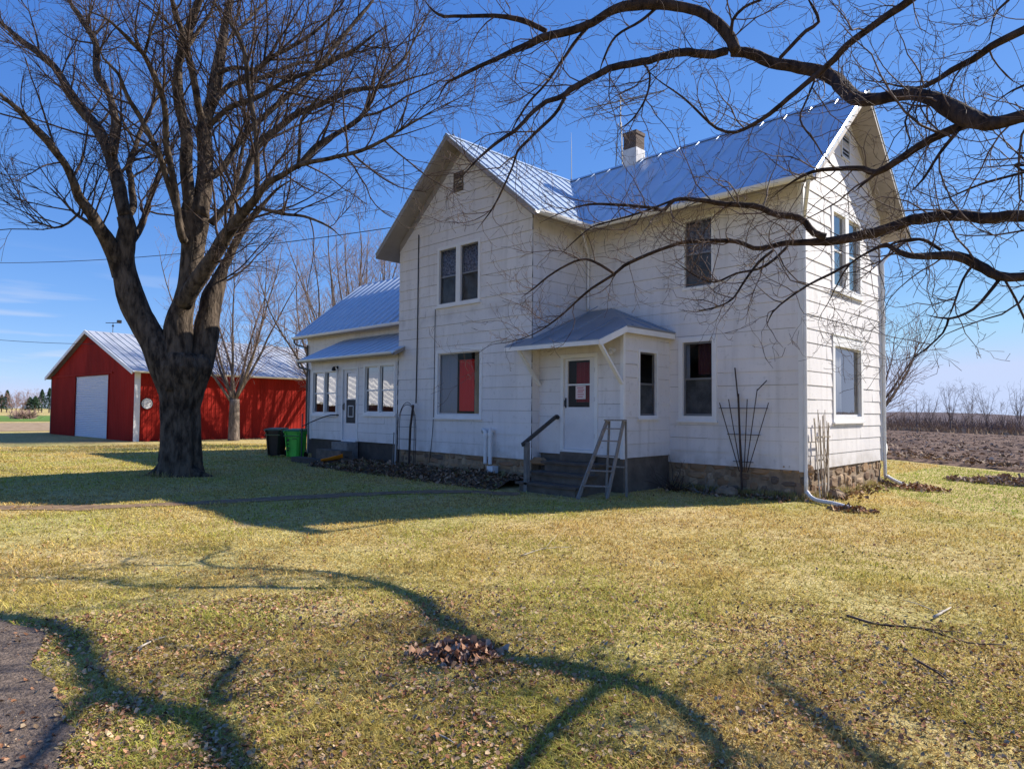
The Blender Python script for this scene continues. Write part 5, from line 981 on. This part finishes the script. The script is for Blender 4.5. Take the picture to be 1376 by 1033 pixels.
def from_trunk(p):
    """where on the trunk a limb that ends up at p leaves it"""
    h = min(9., max(1.5, (p[2] - GZ) * .78)); hs = np.array([q[2] for q in tp]) - GZ; return np.array([np.interp(h, hs, [q[i] for q in tp]) for i in range(2)] + [GZ + h])
for pts, ws, ds, st in LR: limb(RM, pts, ws, ds, M_BARK2, rg, tw, CR, n=12 if (max(ws.values()) if isinstance(ws, dict) else max(ws)) > 14 else 7, start=st, step=.12, knob=.09, root=from_trunk if pts[0][0] > 1419 and pts[1][0] < pts[0][0] else None)
# the limbs that only throw their shadow into the picture
for q, r0_, r1_ in (([cr(5.57, 6.5, 3.6), cr(4.95, 5.7, 3.5), cr(4.6, 5.1, 3.45), cr(4.2, 4.4, 3.6), cr(3.9, 3.6, 4.0)], .055, .03), ([cr(8.4, 4.6, 6), cr(7.4, 2.5, 8), cr(6.4, .5, 9.2), cr(5.5, -1.5, 9.8)], .13, .03), ([cr(8.5, 4.7, 6.5), cr(10.5, 3.0, 8.5), cr(12.6, 1.8, 9.5)], .13, .03), ([cr(8.3, 4.6, 4.4), cr(8.6, 6.2, 5.0), cr(9.4, 7.2, 5.7), cr(10.2, 7.9, 6.3)], .06, .03)):
    P = spline(q, .25); r_ = np.linspace(r0_, r1_, len(P)); b = MB(); b.tube(P, r_, 9); b.build('limb', M_BARK2, RM, smooth=True); grow(tw, P, r_, 0, CR[:2], rg, .2)
tw.build('twigs', M_TWIG2, RM)

# --- smaller bare trees
def bare_tree(name, label, base, h, stems, spread, cfg, seed, m, mt, r0, split=.12, group=None, lean=(0, 0), kw=.10):
    rg = np.random.default_rng(seed); t = thing(name, label, 'tree', tuple(base), group); tw = MB(); base = np.array(base)
    b = MB(); top = base + np.array([lean[0] * .2, lean[1] * .2, h * split]); P = spline([base - (0, 0, .2), base + (0, 0, h * split * .5), top], .3); b.tube(P, np.linspace(r0 * 1.25, r0, len(P)), 10); b.build('trunk', m, t, smooth=True)
    for i in range(stems):
        a = i * 2 * np.pi / stems + rg.uniform(-.4, .4); s = spread * rg.uniform(.35, 1.1); d = np.array([math.cos(a) * s + lean[0] / h, math.sin(a) * s + lean[1] / h, 1.0]); ln = h * (1 - split) * rg.uniform(.8, 1.05)
        Q = child_path(top - (0, 0, h * split * rg.uniform(0, .25)), d, ln, 12, kw * .6, .05, rg); rs = np.linspace(r0 * .34, .012, 12); b = MB(); b.tube(Q, rs, 7); b.build('limb', m, t, smooth=True); grow(tw, Q, rs, 0, cfg, rg, .1)
    tw.build('twigs', mt, t); return t
CS = [dict(den=2.9, len=(1.0, 3.4), ang=(22, 50), k=6, n=4, thick=.0085, lift=.06, w=.10, bias=(0, 0, .4), tip=.004), dict(den=2.6, len=(.6, 1.7), ang=(22, 48), k=4, n=3, thick=.008, lift=.05, w=.12, tip=.007), dict(den=2.2, len=(.3, .9), ang=(22, 50), k=3, n=3, thick=.012, lift=.04, tip=.006)]
p = at(314, 588, 37.3); bare_tree('young_maple', 'slender bare tree in front of the long red barn wall', (p[0], p[1], GZ), 11.5, 9, .62, CS, 5, M_GREY, M_GTWIG, .26, .2)
p = at(488, 560, 42.5); bare_tree('spreading_maple', 'bare fan shaped tree behind the low wing roof', (p[0], p[1], GZ), 14.2, 18, .62, CS, 6, M_GREY, M_GTWIG, .34, .14)
p = at(441, 560, 33); bare_tree('ash_tree', 'bare grey tree just left of the low wing roof', (p[0], p[1], GZ), 10.5, 10, .62, CS, 16, M_GREY, M_GTWIG, .24, .16)
p = at(1150, 560, 30); bare_tree('ash_tree', 'bare drooping tree showing past the sunlit corner of the house', (p[0], p[1], float(ground(p[0], p[1]))), 6.8, 13, .95, CS, 8, M_GREY, M_GTWIG, .2, .12)
# far right: thicket and trees at the end of the field
CFAR = [dict(den=2.4, len=(.8, 2.6), ang=(25, 55), k=4, n=3, thick=.012, lift=.05, w=.12, bias=(0, 0, .3), tip=.012), dict(den=2.4, len=(.5, 1.5), ang=(25, 55), k=3, n=3, thick=.018, lift=.04, tip=.010)]
M_FAR = mat('far_bark', (.20, .15, .13), .9, var=.3, scale=.5); M_FART = mat('far_twig', (.24, .175, .155), .9, var=.3, scale=.5)
FL = ['bare', 'tall bare', 'low bare', 'thin bare', 'broad bare', 'leaning bare', 'ragged bare']
for i, (px, h, d, st) in enumerate(((1250, 6.6, 118, 5), (1277, 8.6, 112, 6), (1300, 6.4, 125, 5), (1306, 10.2, 132, 3), (1326, 8.6, 122, 5), (1346, 6.2, 130, 4), (1370, 9.4, 116, 6), (1232, 5.2, 108, 5), (1395, 8, 124, 5), (1430, 9, 120, 5), (1215, 6, 140, 4), (1480, 8, 118, 5))):
    p = at(px, 551, d); bare_tree('field_edge_tree', 'bare tree standing at the far edge of the ploughed field', (p[0], p[1], float(ground(p[0], p[1]))), h, st, .40, CFAR, 40 + i, M_FAR, M_FART, .13, .2, 'bare trees at the far edge of the field')
rg = np.random.default_rng(77); b = MB()
for i in range(2600):
    q = rg.uniform(86, 104); s = rg.uniform(-175, 10); x, y = qs(q, s); z = float(ground(x, y)); h = rg.uniform(1.2, 3.4) * (.7 + .6 * float(vnoise(s * .12, q * .1, 51))); k = rg.integers(3, 7)
    for _ in range(k):
        d = np.array([rg.normal(0, .4), rg.normal(0, .4), 1]); P = child_path((x + rg.normal(0, .5), y + rg.normal(0, .5), z - .1), d, h * rg.uniform(.6, 1.1), 4, .18, .02, rg); b.tube(P, np.linspace(.05, .02, 4), 3, cap=False)
tag(b.build('hedgerow_brush', rand_mat('brush_stems', [(.10, .07, .06), (.17, .115, .10), (.24, .18, .16), (.13, .09, .075)]), origin=(0, 0, 0)), 'dense brown brush along the far edge of the ploughed field', 'brush', kind='stuff')
qv = np.linspace(105, 420, 14); sv = np.linspace(-420, 260, 60); Q_, S_ = np.meshgrid(qv, sv, indexing='ij'); X, Y = qs(Q_, S_)
Z = ground(X, Y) - .3 + 7.5 * np.clip((Q_ - 105) / 220, 0, 1) ** 1 * (.7 + .5 * vnoise(S_ * .015, Q_ * .01, 61)); b = MB(); k = 60; i, j = np.meshgrid(np.arange(13), np.arange(k - 1), indexing='ij'); a = i * k + j
b.quads(np.stack([X, Y, Z], -1).reshape(-1, 3), np.stack([a, a + k, a + k + 1, a + 1], -1).reshape(-1, 4)); tag(b.build('far_hill', mat('wooded_hill', (.13, .10, .10), .95, col2=(.09, .075, .085), scale=.05, bump=1, bscale=.4, spec=.05), origin=(0, 0, 0)), kind='structure')
# a few bits of dead grass along the field margin
n_ = 3500; q_ = rg.uniform(62, 87, n_); s_ = rg.uniform(-150, 0, n_); x_, y_ = qs(q_, s_)
b = MB(); h_ = rg.uniform(.3, .9, n_); P = np.stack([x_, y_, ground(x_, y_)], 1); o1 = rg.normal(0, .3, (n_, 3)) * (1, 1, 0); V = np.stack([P, P + o1, P + o1 * .5 + np.stack([rg.normal(0, .15, n_), rg.normal(0, .15, n_), h_], 1)], 1).reshape(-1, 3)
b.v = [V]; b.n = len(V); b.f = [tuple(q) for q in (np.arange(n_)[:, None] * 3 + [0, 1, 2]).tolist()]; tag(b.build('dead_weeds', rand_mat('weed_straw', [(.36, .26, .16), (.22, .14, .09), (.44, .33, .22)]), origin=(0, 0, 0)), 'tan dead weeds on the margin of the ploughed field', 'weeds', kind='stuff')
# far left: conifers, brown trees and a bush
M_CON = rand_mat('conifer_needles', [(.018, .040, .020), (.035, .065, .03), (.025, .05, .03), (.05, .075, .035)])
def conifer(px, d, h, r, seed, label):
    rg = np.random.default_rng(seed); p = at(px, 551, d); base = np.array([p[0], p[1], float(ground(p[0], p[1]))]); t = thing('spruce_tree', label, 'tree', tuple(base), 'dark evergreens beyond the fields')
    b = MB(); b.tube([base - (0, 0, .2), base + (0, 0, h)], (.18, .03), 6); b.build('trunk', M_FAR, t); b = MB(); n = 700; f = rg.random(n) ** .8; a = rg.uniform(0, 2 * np.pi, n); rad = r * (1 - f) * rg.uniform(.35, 1.1, n) + .06
    P = base + np.stack([np.cos(a) * rad, np.sin(a) * rad, .15 * h + f * h * .85], 1); s = rg.uniform(.15, .42, n)[:, None]
    o = np.stack([np.cos(a), np.sin(a), np.full(n, -.45)], 1); tn = np.stack([-np.sin(a), np.cos(a), rg.normal(0, .2, n)], 1); V = np.stack([P + o * s, P - o * s * .6 + tn * s * .6, P - o * s * .6 - tn * s * .6, P + np.array([0, 0, .3]) * s], 1).reshape(-1, 3)
    b.v = [V]; b.n = len(V); k = np.arange(n)[:, None] * 4; b.f = [tuple(q) for q in np.concatenate([k + [0, 1, 2], k + [0, 3, 1], k + [0, 2, 3]]).tolist()]; b.build('crown', M_CON, t)
for i, (px, d, h, r) in enumerate(((9, 195, 6.4, 1.8), (2, 205, 5.2, 2.0), (40, 190, 4.4, 2.6), (47, 186, 4.6, 2.4), (56, 200, 6.8, 2.0), (66, 190, 7.0, 1.9), (74, 195, 6.0, 1.9), (-12, 195, 6, 2.0), (-28, 200, 7, 2.0), (-45, 195, 5.5, 2.2))): conifer(px, d, h, r, 90 + i, 'dark evergreen tree beyond the fields left of the barn')
for i, (px, d, h) in enumerate(((22, 182, 5.6), (30, 184, 6.2), (16, 188, 5.0), (52, 210, 7.6), (-6, 186, 5.8), (38, 215, 7.2))):
    p = at(px, 551, d); bare_tree('brown_tree', 'rusty brown bare tree among the far evergreens', (p[0], p[1], GZ), h, 7, .5, [dict(den=2.2, len=(.8, 2.4), ang=(25, 60), k=4, n=3, thick=.02, lift=.04, w=.15, tip=.03), dict(den=2.0, len=(.5, 1.2), ang=(25, 60), k=3, n=3, thick=.03, tip=.025)], 120 + i, mat('rust_bark', (.20, .13, .10), .9), mat('rust_twig', (.30, .19, .16), .9), .12, .12, 'brown bare trees among the far evergreens')
rg = np.random.default_rng(55); p = at(33, 562, 96); b = MB()
for i in range(420):
    a = rg.uniform(0, 2 * np.pi); s = rg.uniform(.2, 1.5); P = child_path((p[0] + rg.normal(0, .5), p[1] + rg.normal(0, .5), GZ), (math.cos(a) * s, math.sin(a) * s, .55), rg.uniform(.8, 1.9), 4, .12, .03, rg); b.tube(P, np.linspace(.035, .015, 4), 3, cap=False)
tag(b.build('round_bush', MATS['rust_twig'], origin=(p[0], p[1], GZ)), 'low round grey brown bush in the field left of the barn', 'bush')

# ------------------------------------------------------------------ small things on the ground
p = at(620, 880, 4.95); LP = thing('leaf_pile', 'small heap of dry brown leaves in the middle of the lawn', 'leaf pile', (p[0], p[1], float(ground(p[0], p[1]))))
n_ = 1100; a = nr.uniform(0, 2 * np.pi, n_); rd = np.abs(nr.normal(0, 1, n_)); ex = np.array([RT[0], RT[1]]) / np.hypot(*RT[:2]); ey = np.array([-ex[1], ex[0]])
X = p[0] + ex[0] * np.cos(a) * rd * .17 + ey[0] * np.sin(a) * rd * .13; Y = p[1] + ex[1] * np.cos(a) * rd * .17 + ey[1] * np.sin(a) * rd * .13
Z = ground(X, Y) + .01 + np.exp(-rd ** 2 / 1.4) * .07 * nr.random(n_) ** .5; scatter_flakes(np.stack([X, Y, Z], 1), (.025, .075), .6).build('leaves', rand_mat('pile_leaves', [(.14, .07, .045), (.32, .16, .09), (.48, .28, .17), (.20, .09, .055), (.58, .40, .28), (.10, .05, .035)]), LP)
def stick(pts, r, label, tws=3, seed=0, m=None):
    rg = np.random.default_rng(seed); P = np.array([np.append(q, 0) for q in [at(x, y, d)[:2] for x, y, d in pts]]); P[:, 2] = ground(P[:, 0], P[:, 1]) + r + .012; Sx = spline(P, .12); b = MB(); b.tube(Sx, np.linspace(r, r * .4, len(Sx)), 6)
    for i in range(tws): k = rg.integers(1, len(Sx) - 1); d = np.append(rg.normal(0, 1, 2), .12); b.tube(child_path(Sx[k], d, rg.uniform(.15, .5), 5, .2, -.02, rg), np.linspace(r * .5, r * .2, 5), 4)
    tag(b.build('fallen_branch', m or M_TWIG2), label, 'fallen branch', 'fallen branches on the lawn')
def gd(y): return (1.2146 + .6) / ((y - CYP) / F_PX * .99924 - .03818) if True else 0
S3 = lambda *q: [(x, y, gd(y)) for x, y in q]
stick(S3((1138, 824), (1180, 836), (1240, 842), (1300, 862), (1352, 866)), .012, 'long dark fallen branch at the right of the lawn', 4, 1)
stick(S3((1228, 884), (1262, 904), (1284, 924)), .010, 'short dark stick lying nearest the right corner of the lawn', 2, 2)
stick(S3((1255, 828), (1278, 816)), .014, 'pale stub of branch beside the long dark branch', 1, 3, M_BLEACH)
stick(S3((185, 880), (205, 869), (225, 862)), .009, 'pale stick among the leaves near the driveway', 1, 4, M_BLEACH)
stick(S3((585, 990), (600, 996), (612, 1004)), .007, 'small pale stick in the tree shadow', 0, 5, M_BLEACH)
stick(S3((700, 746), (730, 738), (765, 735)), .008, 'thin twig lying in front of the house shadow', 2, 6, M_BLEACH)
# dead shrub and debris right of the entry porch, earth at the pipe ends
def shrub(cx, cy, n, h, s0, seed, label, m):
    rg = np.random.default_rng(seed); b = MB(); z = float(ground(cx, cy))
    for i in range(n):
        d = np.array([rg.normal(0, s0), rg.normal(0, s0), .6]); P = child_path((cx + rg.normal(0, .12), cy + rg.normal(0, .08), z), d, h * rg.uniform(.5, 1.2), 6, .14, -.02, rg); b.tube(P, np.linspace(.008, .003, 6), 4)
    tag(b.build('dead_shrub', m), label, 'shrub')
shrub(-2.72, -.55, 34, .75, .8, 2, 'dead tangled shrub beside the entry porch foundation', M_DKWOOD)
shrub(-2.0, -.5, 20, .5, 1.1, 12, 'low dead stems against the fieldstone under the right window', M_GREYWOOD)
shrub(-8.3, -3.0, 26, .45, .7, 13, 'dry flower stalks in the bed below the picture window', MATS['dry_vine'])
shrub(-12.4, -2.9, 26, .42, .8, 14, 'dark dead stalks in the bed beside the sun porch steps', M_DKWOOD)
def mound(cx, cy, rx, ry, h, m, name, label, cat, n=300, sz=(.03, .1)):
    t = thing(name, label, cat, (cx, cy, float(ground(cx, cy)))); a = nr.uniform(0, 2 * np.pi, n); rd = nr.random(n) ** .6; X = cx + np.cos(a) * rd * rx; Y = cy + np.sin(a) * rd * ry; Z = ground(X, Y) + .01 + h * (1 - rd) * nr.random(n); scatter_flakes(np.stack([X, Y, Z], 1), sz, .6).build('debris', m, t)
mound(1.2, -.8, .45, .28, .08, MATS['dry_leaves'], 'debris_heap', 'washed out leaves at the mouth of the near downspout', 'debris')
mound(1.1, 4.0, .7, .5, .16, MATS['dry_leaves'], 'debris_heap', 'brown earth and leaves at the mouth of the far downspout', 'debris', 420)
mound(2.4, 7.4, 1.5, .7, .22, rand_mat('grass_heap', [(.30, .20, .13), (.45, .34, .24), (.20, .12, .085), (.52, .42, .32)]), 'dead_grass_heap', 'heap of pale dead grass on the lawn by the field', 'debris', 600, (.06, .2))
b = MB(); c = np.array((-.75, -.35, GZ))
for cx, cy, r_, sd_ in ((-.42, -.30, .17, 1),):
    pass
def rock(cx, cy, r_, seed, label):
    rg = np.random.default_rng(seed); b = MB(); z = float(ground(cx, cy)); n, m_ = 12, 7; V = []
    for i in range(m_):
        ph = math.pi * i / (m_ - 1)
        for j in range(n): th = 2 * math.pi * j / n; k = r_ * (1 + .16 * math.sin(3 * th + seed) + rg.uniform(-.07, .07)); V.append((cx + k * 1.2 * math.sin(ph) * math.cos(th), cy + k * math.sin(ph) * math.sin(th), z + .3 * r_ + .75 * k * math.cos(ph)))
    b.add(V, [(i * n + j, i * n + (j + 1) % n, (i + 1) * n + (j + 1) % n, (i + 1) * n + j) for i in range(m_ - 1) for j in range(n)]); tag(b.build('rock', MATS['mortar']), label, 'rock')
rock(-1.55, -.28, .20, 3, 'grey boulder at the foot of the fieldstone by the fan trellis'); rock(.30, .85, .17, 5, 'rounded stone at the foot of the sunlit foundation'); rock(-6.3, -2.75, .18, 8, 'rock in the flower bed beside the entry steps'); rock(-8.9, -2.7, .16, 9, 'rock in the flower bed under the picture window')
